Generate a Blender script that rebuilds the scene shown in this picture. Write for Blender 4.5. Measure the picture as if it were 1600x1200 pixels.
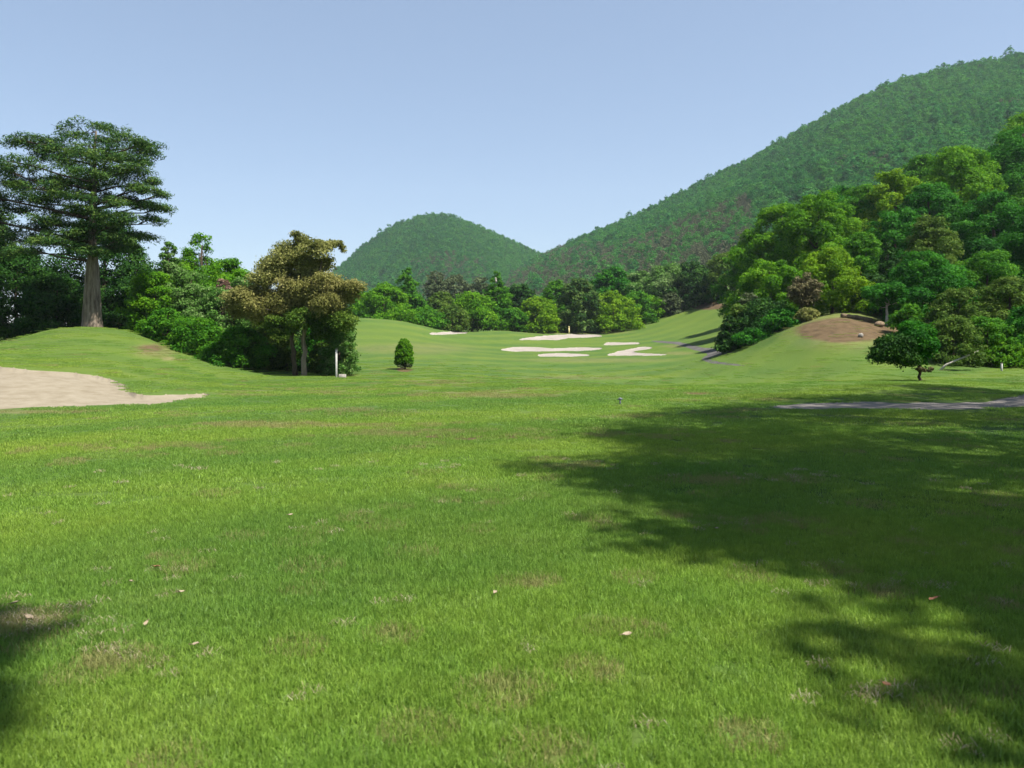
import bpy, math, random
import numpy as np

for o in list(bpy.data.objects):
    bpy.data.objects.remove(o)
scene = bpy.context.scene
COL = scene.collection
R = math.radians
F = 1256.0          # focal length in units of 1/1600 of the picture width
EYE = 1.6           # camera height
HOR = 540.0         # height of the horizon in the photograph

# ------------------------------------------------------------------ camera
cam_data = bpy.data.cameras.new('camera')
cam = bpy.data.objects.new('camera', cam_data)
COL.objects.link(cam)
cam.location = (0, 0, EYE)
cam.rotation_euler = (R(90), 0, 0)
cam_data.sensor_width = 36
cam_data.lens = F / 1600 * 36
cam_data.shift_y = -60 / 1600
cam_data.clip_start = 0.05
cam_data.clip_end = 6000
cam_data.dof.use_dof = True
cam_data.dof.focus_distance = 16
cam_data.dof.aperture_fstop = 3.2
scene.camera = cam

# ------------------------------------------------------------------ sky and sun
SUN_EL, SUN_AZ = 59.0, 122.0      # azimuth clockwise from +Y (the view direction)
world = bpy.data.worlds.new('World')
scene.world = world
world.use_nodes = True
wn = world.node_tree.nodes
wl = world.node_tree.links
bg = wn['Background']
sky = wn.new('ShaderNodeTexSky')
sky.sky_type = 'NISHITA'
sky.sun_disc = False
sky.sun_elevation = R(SUN_EL)
sky.sun_rotation = R(SUN_AZ)
sky.altitude = 200
sky.air_density = 1.0
sky.dust_density = 0.6
sky.ozone_density = 2.2
tint = wn.new('ShaderNodeMix'); tint.data_type = 'RGBA'; tint.blend_type = 'MULTIPLY'
tint.inputs[0].default_value = 1
tint.inputs[7].default_value = (1.0, 0.96, 0.94, 1)
wl.new(sky.outputs[0], tint.inputs[6])
veil = wn.new('ShaderNodeMix'); veil.data_type = 'RGBA'      # thin high haze evens the sky out
veil.inputs[0].default_value = 0.4
veil.inputs[7].default_value = (1.95, 2.5, 3.25, 1)
wl.new(tint.outputs[2], veil.inputs[6])
wl.new(veil.outputs[2], bg.inputs[0])
bg.inputs[1].default_value = 0.084

sd = bpy.data.lights.new('sun', 'SUN')
sd.energy = 5.0
sd.angle = R(0.6)
sd.color = (1.0, 0.955, 0.87)
sun = bpy.data.objects.new('sun', sd)
COL.objects.link(sun)
sun.rotation_euler = (R(90 - SUN_EL), 0, R(180 - SUN_AZ))   # points from the right, a little behind the camera
sun.location = (200, -70, 250)

scene.view_settings.view_transform = 'Standard'
scene.view_settings.look = 'None'
scene.view_settings.exposure = 1.25
scene.view_settings.gamma = 1
scene.cycles.use_denoising = True
scene.cycles.max_bounces = 7
scene.cycles.diffuse_bounces = 3
scene.cycles.transmission_bounces = 5
scene.cycles.transparent_max_bounces = 8
scene.cycles.volume_bounces = 0

# ------------------------------------------------------------------ helpers
def at(px, py, d):
    """a point of the place d metres ahead, from its place in the photograph"""
    return np.array([(px - 800) / F * d, d, EYE + (HOR - py) / F * d])

def link(o, parent=None):
    COL.objects.link(o)
    if parent is not None:
        o.parent = parent
    return o

def tag(o, label=None, cat=None, group=None, kind=None):
    if label: o['label'] = label
    if cat: o['category'] = cat
    if group: o['group'] = group
    if kind: o['kind'] = kind
    return o

def make_mesh(name, V, faces, mat=None, attrs=None, smooth=False):
    """V (n,3); faces = list of int arrays of shape (m,k)"""
    V = np.asarray(V, dtype=np.float32)
    me = bpy.data.meshes.new(name)
    me.vertices.add(len(V))
    me.vertices.foreach_set('co', V.ravel())
    faces = [np.asarray(f, dtype=np.int32) for f in faces if len(f)]
    if faces:
        idx = np.concatenate([f.ravel() for f in faces])
        tot = np.concatenate([np.full(len(f), f.shape[1], np.int32) for f in faces])
        st = np.concatenate([[0], np.cumsum(tot)[:-1]]).astype(np.int32)
        me.loops.add(len(idx))
        me.loops.foreach_set('vertex_index', idx)
        me.polygons.add(len(tot))
        me.polygons.foreach_set('loop_start', st)
        if smooth:
            me.polygons.foreach_set('use_smooth', np.ones(len(tot), bool))
    for k, a in (attrs or {}).items():
        at_ = me.attributes.new(k, 'FLOAT', 'POINT')
        at_.data.foreach_set('value', np.asarray(a, np.float32))
    me.update(calc_edges=True)
    if mat is not None:
        me.materials.append(mat)
    return me

def obj(name, me, parent=None):
    return link(bpy.data.objects.new(name, me), parent)

def empty(name, loc, label, cat, group=None):
    o = bpy.data.objects.new(name, None)
    o.empty_display_size = 0.2
    o.location = loc
    link(o)
    return tag(o, label, cat, group)

class Shape:
    """collects tubes, boxes and lathes into one mesh"""
    def __init__(s):
        s.v, s.q, s.t, s.n = [], [], [], 0
    def add(s, V, quads=(), tris=()):
        s.v.append(np.asarray(V, float))
        if len(quads): s.q.append(np.asarray(quads, int) + s.n)
        if len(tris): s.t.append(np.asarray(tris, int) + s.n)
        s.n += len(V)
    def tube(s, pts, rad, k=8, rng=None, rough=0.0):
        pts = np.asarray(pts, float)
        rad = np.asarray(rad, float)
        n = len(pts)
        d = np.gradient(pts, axis=0)
        d /= np.linalg.norm(d, axis=1)[:, None] + 1e-9
        ref = np.where(np.abs(d[:, 2:3]) > 0.9, np.array([[1., 0, 0]]), np.array([[0, 0, 1.]]))
        a = np.cross(d, ref); a /= np.linalg.norm(a, axis=1)[:, None] + 1e-9
        b = np.cross(d, a)
        th = np.arange(k) / k * 2 * math.pi
        rr = rad[:, None] * np.ones((1, k))
        if rng is not None and rough:
            rr = rr * (1 + rough * rng.standard_normal((n, k)) + 0.5 * rough * rng.standard_normal((1, k)))
        V = pts[:, None] + rr[..., None] * (np.cos(th)[None, :, None] * a[:, None] + np.sin(th)[None, :, None] * b[:, None])
        V = np.concatenate([V.reshape(-1, 3), pts[:1], pts[-1:]])
        i, j = np.meshgrid(np.arange(n - 1), np.arange(k), indexing='ij')
        j2 = (j + 1) % k
        q = np.stack([i * k + j, i * k + j2, (i + 1) * k + j2, (i + 1) * k + j], -1).reshape(-1, 4)
        jj = np.arange(k)
        t = np.concatenate([np.stack([np.full(k, n * k), (jj + 1) % k, jj], 1),
                            np.stack([np.full(k, n * k + 1), (n - 1) * k + jj, (n - 1) * k + (jj + 1) % k], 1)])
        s.add(V, q, t)
    def mesh(s, name, mat, smooth=True):
        V = np.concatenate(s.v)
        fs = []
        if s.q: fs.append(np.concatenate(s.q))
        if s.t: fs.append(np.concatenate(s.t))
        return make_mesh(name, V, fs, mat, smooth=smooth)

# ------------------------------------------------------------------ materials
def new_mat(name):
    m = bpy.data.materials.new(name)
    m.use_nodes = True
    nt = m.node_tree
    nt.nodes.clear()
    out = nt.nodes.new('ShaderNodeOutputMaterial')
    return m, nt, out

def N(nt, kind, **kw):
    n = nt.nodes.new(kind)
    for k, v in kw.items():
        setattr(n, k, v)
    return n

def noise(nt, vec, scale, detail=3, rough=0.55):
    n = N(nt, 'ShaderNodeTexNoise')
    n.inputs['Scale'].default_value = scale
    n.inputs['Detail'].default_value = detail
    n.inputs['Roughness'].default_value = rough
    if vec is not None:
        nt.links.new(vec, n.inputs['Vector'])
    return n.outputs['Fac']

def ramp(nt, fac, stops):
    r = N(nt, 'ShaderNodeValToRGB')
    e = r.color_ramp.elements
    while len(e) < len(stops):
        e.new(0.5)
    for el, (p, c) in zip(e, stops):
        el.position = p
        el.color = (c[0], c[1], c[2], 1) if isinstance(c, tuple) else (c, c, c, 1)
    nt.links.new(fac, r.inputs[0])
    return r.outputs[0]

def mix(nt, fac, a, b):
    m = N(nt, 'ShaderNodeMix', data_type='RGBA')
    for s, v in ((0, fac), (6, a), (7, b)):
        if hasattr(v, 'is_linked'):
            nt.links.new(v, m.inputs[s])
        elif isinstance(v, tuple):
            m.inputs[s].default_value = (*v, 1)
        else:
            m.inputs[s].default_value = v
    return m.outputs[2]

def math_(nt, op, a, b=None, clamp=False):
    m = N(nt, 'ShaderNodeMath', operation=op, use_clamp=clamp)
    for s, v in ((0, a), (1, b)):
        if v is None: continue
        if hasattr(v, 'is_linked'): nt.links.new(v, m.inputs[s])
        else: m.inputs[s].default_value = v
    return m.outputs[0]

def attr(nt, name):
    a = N(nt, 'ShaderNodeAttribute', attribute_name=name)
    return a.outputs['Fac']

def leaf_shader(nt, out, col, trans=0.35, tcol=None, rough=0.55, spec=0.25):
    p = N(nt, 'ShaderNodeBsdfPrincipled')
    p.inputs['Roughness'].default_value = rough
    p.inputs['Specular IOR Level'].default_value = spec
    nt.links.new(col, p.inputs['Base Color'])
    t = N(nt, 'ShaderNodeBsdfTranslucent')
    nt.links.new(tcol if tcol is not None else col, t.inputs[0])
    mx = N(nt, 'ShaderNodeMixShader')
    mx.inputs[0].default_value = trans
    nt.links.new(p.outputs[0], mx.inputs[1])
    nt.links.new(t.outputs[0], mx.inputs[2])
    nt.links.new(mx.outputs[0], out.inputs[0])

def leaf_mat(name, dark, mid, light, trans=0.3, spec=0.2):
    """leaves whose colour varies from sprig to sprig and leaf to leaf"""
    m, nt, out = new_mat(name)
    col = ramp(nt, attr(nt, 'tint'), [(0.1, dark), (0.5, mid), (0.92, light)])
    leaf_shader(nt, out, col, trans, None, 0.7, spec * 0.5)
    return m

def grass_colour(nt):
    """turf colour: broad patches, mown bands and tufts, in metres of the place"""
    g = N(nt, 'ShaderNodeNewGeometry')
    pos = g.outputs['Position']
    fine = noise(nt, pos, 9.0, 4, 0.6)
    med = noise(nt, pos, 0.75, 4, 0.6)
    big = noise(nt, pos, 0.09, 3, 0.5)
    mp = N(nt, 'ShaderNodeMapping')
    mp.inputs['Rotation'].default_value = (0, 0, R(14))
    mp.inputs['Scale'].default_value = (0.035, 0.22, 0.3)
    nt.links.new(pos, mp.inputs[0])
    band = noise(nt, mp.outputs[0], 1.0, 2, 0.5)
    a = ramp(nt, big, [(0.32, (0.062, 0.098, 0.018)), (0.5, (0.084, 0.114, 0.018)), (0.68, (0.108, 0.128, 0.022))])
    b = ramp(nt, med, [(0.3, (0.048, 0.090, 0.016)), (0.52, (0.082, 0.112, 0.018)), (0.72, (0.122, 0.128, 0.034))])
    c = mix(nt, 0.5, a, b)
    bandc = ramp(nt, band, [(0.35, (0.058, 0.100, 0.026)), (0.65, (0.110, 0.122, 0.028))])
    c = mix(nt, 0.35, c, bandc)
    tuft = ramp(nt, fine, [(0.28, 0.80), (0.5, 1.0), (0.75, 1.18)])
    mm = N(nt, 'ShaderNodeMix', data_type='RGBA', blend_type='MULTIPLY')
    mm.inputs[0].default_value = 1
    wv = N(nt, 'ShaderNodeTexWave', wave_type='BANDS', bands_direction='X', wave_profile='SIN')
    mp2 = N(nt, 'ShaderNodeMapping')
    mp2.inputs['Rotation'].default_value = (0, 0, R(52))
    nt.links.new(pos, mp2.inputs[0]); nt.links.new(mp2.outputs[0], wv.inputs['Vector'])
    wv.inputs['Scale'].default_value = 0.055
    wv.inputs['Distortion'].default_value = 1.2
    wv.inputs['Detail Scale'].default_value = 0.6
    mow = ramp(nt, wv.outputs['Fac'], [(0.3, (0.67, 0.88, 0.92)), (0.7, (0.86, 1.02, 0.95))])
    m0 = N(nt, 'ShaderNodeMix', data_type='RGBA', blend_type='MULTIPLY')
    m0.inputs[0].default_value = 1
    nt.links.new(c, m0.inputs[6]); nt.links.new(mow, m0.inputs[7])
    c = m0.outputs[2]
    nt.links.new(c, mm.inputs[6]); nt.links.new(tuft, mm.inputs[7])
    return mm.outputs[2], pos

def ground_material():
    m, nt, out = new_mat('turf')
    col, pos = grass_colour(nt)
    dry = attr(nt, 'dry'); dirt = attr(nt, 'dirt'); lush = attr(nt, 'lush')
    n1 = noise(nt, pos, 1.6, 5, 0.65)
    n2 = noise(nt, pos, 0.5, 4, 0.6)
    col = mix(nt, math_(nt, 'MULTIPLY', lush, 0.85), col, (0.084, 0.124, 0.020))
    dcol = ramp(nt, n1, [(0.3, (0.10, 0.105, 0.035)), (0.6, (0.15, 0.135, 0.06)), (0.8, (0.19, 0.165, 0.09))])
    col = mix(nt, math_(nt, 'MULTIPLY', dry, math_(nt, 'ADD', n1, 0.35), True), col, dcol)
    ecol = ramp(nt, n1, [(0.25, (0.045, 0.033, 0.019)), (0.5, (0.088, 0.060, 0.032)), (0.75, (0.118, 0.084, 0.048))])
    k = math_(nt, 'SUBTRACT', math_(nt, 'ADD', math_(nt, 'MULTIPLY', dirt, 1.7), n2), 0.72)
    col = mix(nt, math_(nt, 'MULTIPLY', k, 2.2, True), col, ecol)
    p = N(nt, 'ShaderNodeBsdfPrincipled')
    p.inputs['Roughness'].default_value = 0.9
    p.inputs['Specular IOR Level'].default_value = 0.08
    nt.links.new(col, p.inputs['Base Color'])
    bmp = N(nt, 'ShaderNodeBump')
    bmp.inputs['Strength'].default_value = 0.6
    bmp.inputs['Distance'].default_value = 0.06
    nt.links.new(noise(nt, pos, 14, 5, 0.7), bmp.inputs['Height'])
    nt.links.new(bmp.outputs[0], p.inputs['Normal'])
    nt.links.new(p.outputs[0], out.inputs[0])
    return m

def blade_material(name, dry=False, tan=0.0):
    m, nt, out = new_mat(name)
    t = attr(nt, 'tint')
    if dry:
        col = ramp(nt, t, [(0.0, (0.20, 0.16, 0.08)), (0.5, (0.34, 0.29, 0.17)), (1.0, (0.50, 0.45, 0.33))])
    else:
        c, pos = grass_colour(nt)
        gain = N(nt, 'ShaderNodeMix', data_type='RGBA', blend_type='MULTIPLY')
        gain.inputs[0].default_value = 1
        nt.links.new(c, gain.inputs[6])
        nt.links.new(ramp(nt, t, [(0.0, (2.0, 2.15, 1.55)), (0.6, (3.15, 2.95, 2.2)), (0.93, (4.0, 3.6, 3.0)), (1.0, (4.2, 3.7, 5.5))]), gain.inputs[7])
        col = gain.outputs[2]
        if tan:
            col = mix(nt, math_(nt, 'MULTIPLY', noise(nt, pos, 5.0, 3), tan * 2, True), col, (0.30, 0.245, 0.115))
    leaf_shader(nt, out, col, 0.45, None, 0.55, 0.2)
    return m

def sand_material(name, a, b, c, scale=2.0):
    m, nt, out = new_mat(name)
    g = N(nt, 'ShaderNodeNewGeometry').outputs['Position']
    n1 = noise(nt, g, scale, 6, 0.65)
    n2 = noise(nt, g, scale * 14, 3, 0.6)
    col = ramp(nt, n1, [(0.3, a), (0.5, b), (0.72, c)])
    col = mix(nt, math_(nt, 'MULTIPLY', n2, 0.25), col, a)
    p = N(nt, 'ShaderNodeBsdfPrincipled')
    p.inputs['Roughness'].default_value = 0.95
    p.inputs['Specular IOR Level'].default_value = 0.05
    nt.links.new(col, p.inputs['Base Color'])
    bmp = N(nt, 'ShaderNodeBump')
    bmp.inputs['Strength'].default_value = 0.45
    bmp.inputs['Distance'].default_value = 0.06
    nt.links.new(noise(nt, g, 3.5, 6, 0.7), bmp.inputs['Height'])
    nt.links.new(bmp.outputs[0], p.inputs['Normal'])
    nt.links.new(p.outputs[0], out.inputs[0])
    return m

def bark_material(name, a, b, sc=(9, 9, 1.6)):
    m, nt, out = new_mat(name)
    tc = N(nt, 'ShaderNodeTexCoord')
    mp = N(nt, 'ShaderNodeMapping')
    mp.inputs['Scale'].default_value = sc
    nt.links.new(tc.outputs['Object'], mp.inputs[0])
    n1 = noise(nt, mp.outputs[0], 1.0, 6, 0.7)
    col = ramp(nt, n1, [(0.35, a), (0.65, b)])
    p = N(nt, 'ShaderNodeBsdfPrincipled')
    p.inputs['Roughness'].default_value = 0.9
    p.inputs['Specular IOR Level'].default_value = 0.1
    nt.links.new(col, p.inputs['Base Color'])
    bmp = N(nt, 'ShaderNodeBump')
    bmp.inputs['Strength'].default_value = 0.9
    bmp.inputs['Distance'].default_value = 0.12
    nt.links.new(n1, bmp.inputs['Height'])
    nt.links.new(bmp.outputs[0], p.inputs['Normal'])
    nt.links.new(p.outputs[0], out.inputs[0])
    return m

def plain_material(name, a, b, scale=6, rough=0.7):
    m, nt, out = new_mat(name)
    tc = N(nt, 'ShaderNodeTexCoord')
    col = ramp(nt, noise(nt, tc.outputs['Object'], scale, 5, 0.65), [(0.35, a), (0.65, b)])
    p = N(nt, 'ShaderNodeBsdfPrincipled')
    p.inputs['Roughness'].default_value = rough
    p.inputs['Specular IOR Level'].default_value = 0.2
    nt.links.new(col, p.inputs['Base Color'])
    nt.links.new(p.outputs[0], out.inputs[0])
    return m

M = {
    'turf': ground_material(),
    'blade': blade_material('grass_blade'),
    'tanblade': blade_material('tan_grass_blade', False, 0.6),
    'straw': blade_material('dry_straw', True),
    'sand': sand_material('sand', (0.160, 0.134, 0.094), (0.202, 0.174, 0.128), (0.240, 0.210, 0.160)),
    'farsand': sand_material('pale_sand', (0.200, 0.175, 0.150), (0.250, 0.222, 0.195), (0.285, 0.255, 0.225), 0.4),
    'gravel': sand_material('grey_gravel', (0.12, 0.11, 0.10), (0.175, 0.158, 0.142), (0.23, 0.20, 0.175), 1.5),
    'asphalt': sand_material('asphalt', (0.056, 0.053, 0.050), (0.080, 0.076, 0.072), (0.12, 0.113, 0.105), 0.8),
    'pine': leaf_mat('pine_needles', (0.013, 0.049, 0.012), (0.041, 0.097, 0.017), (0.1, 0.16, 0.028), 0.3),
    'dark': leaf_mat('dark_leaves', (0.008, 0.034, 0.005), (0.018, 0.068, 0.008), (0.046, 0.115, 0.012), 0.3),
    'deep': leaf_mat('deep_green_leaves', (0.01, 0.07, 0.005), (0.025, 0.138, 0.008), (0.056, 0.208, 0.011), 0.42),
    'mid': leaf_mat('mid_green_leaves', (0.02, 0.092, 0.006), (0.05, 0.172, 0.008), (0.1, 0.25, 0.012), 0.46),
    'bright': leaf_mat('bright_green_leaves', (0.036, 0.125, 0.005), (0.082, 0.225, 0.007), (0.15, 0.305, 0.012), 0.48),
    'yellow': leaf_mat('yellow_green_leaves', (0.062, 0.155, 0.005), (0.125, 0.255, 0.008), (0.2, 0.33, 0.013), 0.5),
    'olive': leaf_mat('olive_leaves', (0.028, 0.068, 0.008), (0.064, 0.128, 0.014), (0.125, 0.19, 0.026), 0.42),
    'pale': leaf_mat('pale_green_leaves', (0.036, 0.105, 0.014), (0.08, 0.185, 0.026), (0.185, 0.275, 0.095), 0.44),
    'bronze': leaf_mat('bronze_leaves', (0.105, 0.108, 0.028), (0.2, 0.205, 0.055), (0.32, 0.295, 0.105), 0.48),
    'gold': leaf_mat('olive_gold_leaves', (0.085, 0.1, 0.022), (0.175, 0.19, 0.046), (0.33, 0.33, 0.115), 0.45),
    'pink': leaf_mat('pink_brown_leaves', (0.110, 0.066, 0.045), (0.200, 0.125, 0.092), (0.320, 0.205, 0.165), 0.35),
    'brown': leaf_mat('brown_twigs', (0.042, 0.06, 0.022), (0.072, 0.098, 0.04), (0.1, 0.132, 0.055), 0.3),
    'rust': leaf_mat('rust_leaves', (0.07, 0.06, 0.026), (0.115, 0.1, 0.046), (0.14, 0.138, 0.062), 0.28),
    'far': leaf_mat('hill_canopy', (0.01, 0.09, 0.018), (0.026, 0.15, 0.028), (0.05, 0.205, 0.038), 0.45),
    'farlight': leaf_mat('hill_canopy_light', (0.019, 0.112, 0.014), (0.042, 0.182, 0.024), (0.078, 0.24, 0.034), 0.45),
    'fardark': leaf_mat('hill_conifers', (0.008, 0.046, 0.016), (0.016, 0.078, 0.024), (0.028, 0.105, 0.034), 0.25),
    'farbrown': leaf_mat('hill_bare_wood', (0.046, 0.056, 0.026), (0.084, 0.098, 0.046), (0.112, 0.128, 0.062), 0.2),
    'bark': bark_material('grey_brown_bark', (0.070, 0.052, 0.038), (0.28, 0.225, 0.175), (7, 7, 0.7)),
    'darkbark': bark_material('dark_bark', (0.035, 0.026, 0.018), (0.11, 0.085, 0.06)),
    'palebark': bark_material('pale_bark', (0.22, 0.20, 0.16), (0.50, 0.46, 0.40), (5, 5, 3)),
    'white': plain_material('weathered_white_paint', (0.34, 0.33, 0.30), (0.50, 0.49, 0.46), 9),
    'stone': plain_material('grey_stone', (0.17, 0.155, 0.135), (0.30, 0.275, 0.24), 7, 0.9),
    'wood': plain_material('old_wood', (0.10, 0.07, 0.045), (0.22, 0.16, 0.10), 8, 0.9),
    'yellowpaint': plain_material('yellow_paint', (0.52, 0.44, 0.20), (0.66, 0.58, 0.30), 8),
    'metal': plain_material('grey_metal', (0.09, 0.10, 0.12), (0.16, 0.17, 0.20), 12, 0.5),
    'leafred': plain_material('dead_leaf_red', (0.22, 0.09, 0.045), (0.36, 0.18, 0.11), 40, 0.7),
    'leaftan': plain_material('dead_leaf_tan', (0.20, 0.15, 0.10), (0.34, 0.275, 0.20), 40, 0.7),
}

# ------------------------------------------------------------------ the ground
CTRL = [  # (px, py, distance): crests, slopes and hollows read from the photograph
    # left knoll with the bunker in its face
    (0, 637, 21), (200, 635, 21), (-250, 640, 21), (0, 574, 27), (120, 582, 27), (205, 612, 25), (330, 617, 25),
    (60, 553, 36), (140, 556, 36), (250, 585, 34), (-200, 565, 33), (140, 511, 50), (60, 519, 49), (0, 537, 48), (-180, 552, 47),
    (185, 514, 49.5), (250, 537, 48), (330, 571, 45), (392, 595, 42), (140, 520, 66), (300, 560, 62), (0, 545, 64), (-250, 555, 64),
    # middle left
    (450, 588.5, 44), (540, 590, 45), (470, 580, 56), (540, 576, 58), (600, 592, 44), (560, 558, 76), (600, 575, 55),
    (570, 497, 112), (520, 502, 108), (640, 503, 116), (690, 517, 121), (740, 521, 128), (780, 514, 126), (830, 521, 138), (570, 505, 132), (400, 510, 110),
    (600, 530, 92), (650, 545, 84), (700, 556, 80), (700, 534, 104), (200, 515, 110),
    # middle
    (700, 600, 34), (800, 600, 34), (900, 600, 34), (800, 560, 85), (800, 541, 108), (900, 556, 93), (900, 541, 112), (900, 530, 128), (900, 521.5, 142),
    (950, 520, 145), (980, 543, 108), (1000, 560, 85),
    # slope behind the cart path
    (1010, 506, 150), (1070, 490, 150), (1130, 470, 148), (1185, 450, 146), (1130, 508, 122), (1050, 527, 122), (1120, 546, 88), (1095, 562, 76),
    # right mound
    (1240, 576, 57), (1145, 552, 70), (1200, 536, 66), (1258, 507, 66), (1300, 498, 66), (1400, 514, 66), (1300, 541, 58), (1300, 480, 82), (1430, 560, 54),
    (1437, 595, 36.5), (1300, 595, 36.5), (1450, 578, 50), (1600, 579, 50), (1900, 579, 50), (1600, 545, 66), (1850, 540, 66),
    (1600, 500, 88), (1300, 440, 110), (1850, 490, 88), (1600, 430, 130), (1950, 400, 130),
    # further back
    (100, 520, 200), (500, 520, 200), (800, 505, 200), (1000, 470, 200), (1250, 390, 200), (1600, 330, 200), (-400, 530, 200), (2000, 300, 200),
    (100, 525, 330), (500, 520, 330), (800, 500, 330), (1200, 440, 330), (1600, 380, 330), (2000, 360, 330), (-400, 530, 330),
]
_c = [tuple(at(*p)) for p in CTRL]
for y in (-5, 3, 6, 10, 15):
    for u in (-1.6, -0.8, -0.3, 0.2, 0.7, 1.6):
        _c.append((u * (max(y, 0) + 12), y, 0.0))
for u, y, z in ((-1.6, 40, 0.6), (-1.6, 100, 1), (1.6, 40, 0.3), (1.6, 100, 6), (-1.6, 250, 2), (1.6, 250, 20), (-0.2, 22, 0), (0.2, 22, 0), (0.45, 22, 0), (0.9, 22, 0.05)):
    _c.append((u * (y + 12), y, z))
_c = np.array(_c)
def _uv(X, Y):
    Yp = np.maximum(Y, 0) + 12
    return np.stack([np.clip(X / Yp, -1.6, 1.6) * 1.6, np.log(np.minimum(Yp, 342)) * 1.0], -1)
def _phi(r2):
    return 0.5 * r2 * np.log(r2 + 1e-9)
_P = _uv(_c[:, 0], _c[:, 1])
_n = len(_P)
_K = _phi(((_P[:, None] - _P[None]) ** 2).sum(-1)) + np.eye(_n) * 2e-3
_T = np.concatenate([np.ones((_n, 1)), _P], 1)
_A = np.block([[_K, _T], [_T.T, np.zeros((3, 3))]])
_W = np.linalg.solve(_A, np.concatenate([_c[:, 2], np.zeros(3)]))

def ground(X, Y):
    X = np.asarray(X, float); Y = np.asarray(Y, float)
    sh = X.shape
    X = X.ravel(); Y = Y.ravel()
    out = np.empty(len(X))
    for i in range(0, len(X), 40000):
        s = slice(i, i + 40000)
        P = _uv(X[s], Y[s])
        k = _phi(((P[:, None] - _P[None]) ** 2).sum(-1))
        out[s] = k @ _W[:_n] + _W[_n] + P @ _W[_n + 1:]
    w = np.clip((np.hypot(X, Y) - 8) / 30, 0.25, 1)
    out += w * (0.05 * np.sin(X * 0.55 + 0.8 * np.sin(Y * 0.31)) * np.sin(Y * 0.47 + 1.3) + 0.03 * np.sin(X * 1.3 + Y * 0.9))
    return out.reshape(sh)
def gz(x, y):
    return float(ground(np.array([x]), np.array([y]))[0])

def in_poly(px, py, poly):
    inside = np.zeros(px.shape, bool)
    n = len(poly)
    for i in range(n):
        x1, y1 = poly[i]; x2, y2 = poly[(i + 1) % n]
        c = ((y1 > py) != (y2 > py)) & (px < (x2 - x1) * (py - y1) / ((y2 - y1) if y2 != y1 else 1e-9) + x1)
        inside ^= c
    return inside

ang = np.concatenate([np.arange(-180, -52, 2.0), np.arange(-52, -36, 0.3), np.arange(-36, 36, 0.085), np.arange(36, 52, 0.3), np.arange(52, 180, 2.0)])
rad = np.concatenate([[0.05, 0.6, 1.2, 1.8], np.exp(np.linspace(math.log(2.4), math.log(175), 400)), np.exp(np.linspace(math.log(185), math.log(1480), 26))])
AA, RR = np.meshgrid(np.radians(ang), rad, indexing='ij')
GX, GY = RR * np.sin(AA), RR * np.cos(AA)
GZ = ground(GX, GY)
with np.errstate(divide='ignore', invalid='ignore'):
    safe = np.where(GY > 1, GY, 1e9)
    PX = 800 + GX / safe * F
    PY = HOR - (GZ - EYE) / safe * F
PX = np.where(GY > 1, PX, -1e6)

# the bunkers and tracks: each a region of the ground sheet with its own surface
REG = [
    ('sand_bunker', 'sand', 'wide sand bunker cut into the face of the left grassy knoll', 'bunker', [(-260, 578), (-120, 566), (-30, 569), (20, 573), (60, 578), (110, 580), (150, 584), (178, 592), (200, 602), (207, 612), (225, 615), (270, 615), (318, 612.5), (334, 616), (305, 623), (255, 630), (120, 635), (0, 638), (-260, 641)], (12, 70)),
    ('sand_bunker', 'farsand', 'farthest pale bunker, just below the short yellow post', 'bunker', [(800, 530), (830, 526), (868, 523), (888, 521.5), (935, 522), (945, 525.5), (915, 527.5), (890, 528), (872, 531.5), (810, 532)], (70, 175)),
    ('sand_bunker', 'farsand', 'longest of the far sand bunkers, a pale strip in the middle fairway', 'bunker', [(776, 547), (800, 541.5), (830, 541), (860, 543.5), (900, 542), (940, 542.5), (946, 544.5), (922, 548), (860, 549), (800, 549.5)], (60, 175)),
    ('sand_bunker', 'farsand', 'narrow pale bunker nearest in the group, in front of the longest strip', 'bunker', [(836, 555), (848, 552), (880, 551), (922, 552.5), (921, 556.5), (880, 557.5), (845, 557)], (50, 175)),
    ('sand_bunker', 'farsand', 'small bright pale bunker behind the right end of the longest strip', 'bunker', [(938, 539), (948, 534.5), (980, 534), (1004, 534.5), (1001, 538), (960, 539.5)], (60, 175)),
    ('sand_bunker', 'farsand', 'curved pale bunker nearest the dark cart path', 'bunker', [(946, 553.5), (962, 550.5), (965, 547.5), (985, 545), (1000, 541), (1021, 541.5), (1016, 545.5), (1000, 547.5), (985, 549.5), (1010, 551.5), (1050, 553), (1035, 555.5), (950, 556)], (50, 175)),
    ('sand_bunker', 'farsand', 'thin sandy strip along the foot of the left far mound', 'bunker', [(657, 522), (675, 519.2), (700, 518), (736, 517.5), (728, 521), (695, 523), (670, 524)], (60, 175)),
    ('cart_path', 'asphalt', 'dark grey cart path bending below the right mound', 'path', [(1010, 531), (1060, 534), (1095, 542), (1130, 546.5), (1152, 549), (1136, 553.5), (1112, 557.5), (1106, 561), (1130, 566), (1180, 570.5), (1250, 575.5), (1240, 578), (1170, 574.5), (1110, 568), (1094, 561), (1108, 553.5), (1085, 547), (1060, 539), (1020, 534)], (45, 150)),
    ('track', 'gravel', 'grey gravel track crossing the shaded right side', 'path', [(1185, 634), (1250, 630.5), (1330, 628.5), (1450, 628.5), (1540, 627.5), (1575, 620), (1620, 613), (1750, 606), (1750, 630), (1600, 635), (1550, 639), (1480, 640.5), (1400, 638.5), (1250, 640)], (10, 40)),
]
def fnoise(x, y, s, seed=0):
    r = np.random.default_rng(seed)
    o = 0
    for k in range(5):
        a = r.uniform(0, 6.28); f = s * (1 + 0.9 * k); p = r.uniform(0, 6.28)
        o = o + np.sin((x * math.cos(a) + y * math.sin(a)) * f + p + 1.5 * np.sin(x * f * 0.37 + p)) / (1 + 0.5 * k)
    return o / 2.2
nA, nR = GX.shape
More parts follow.
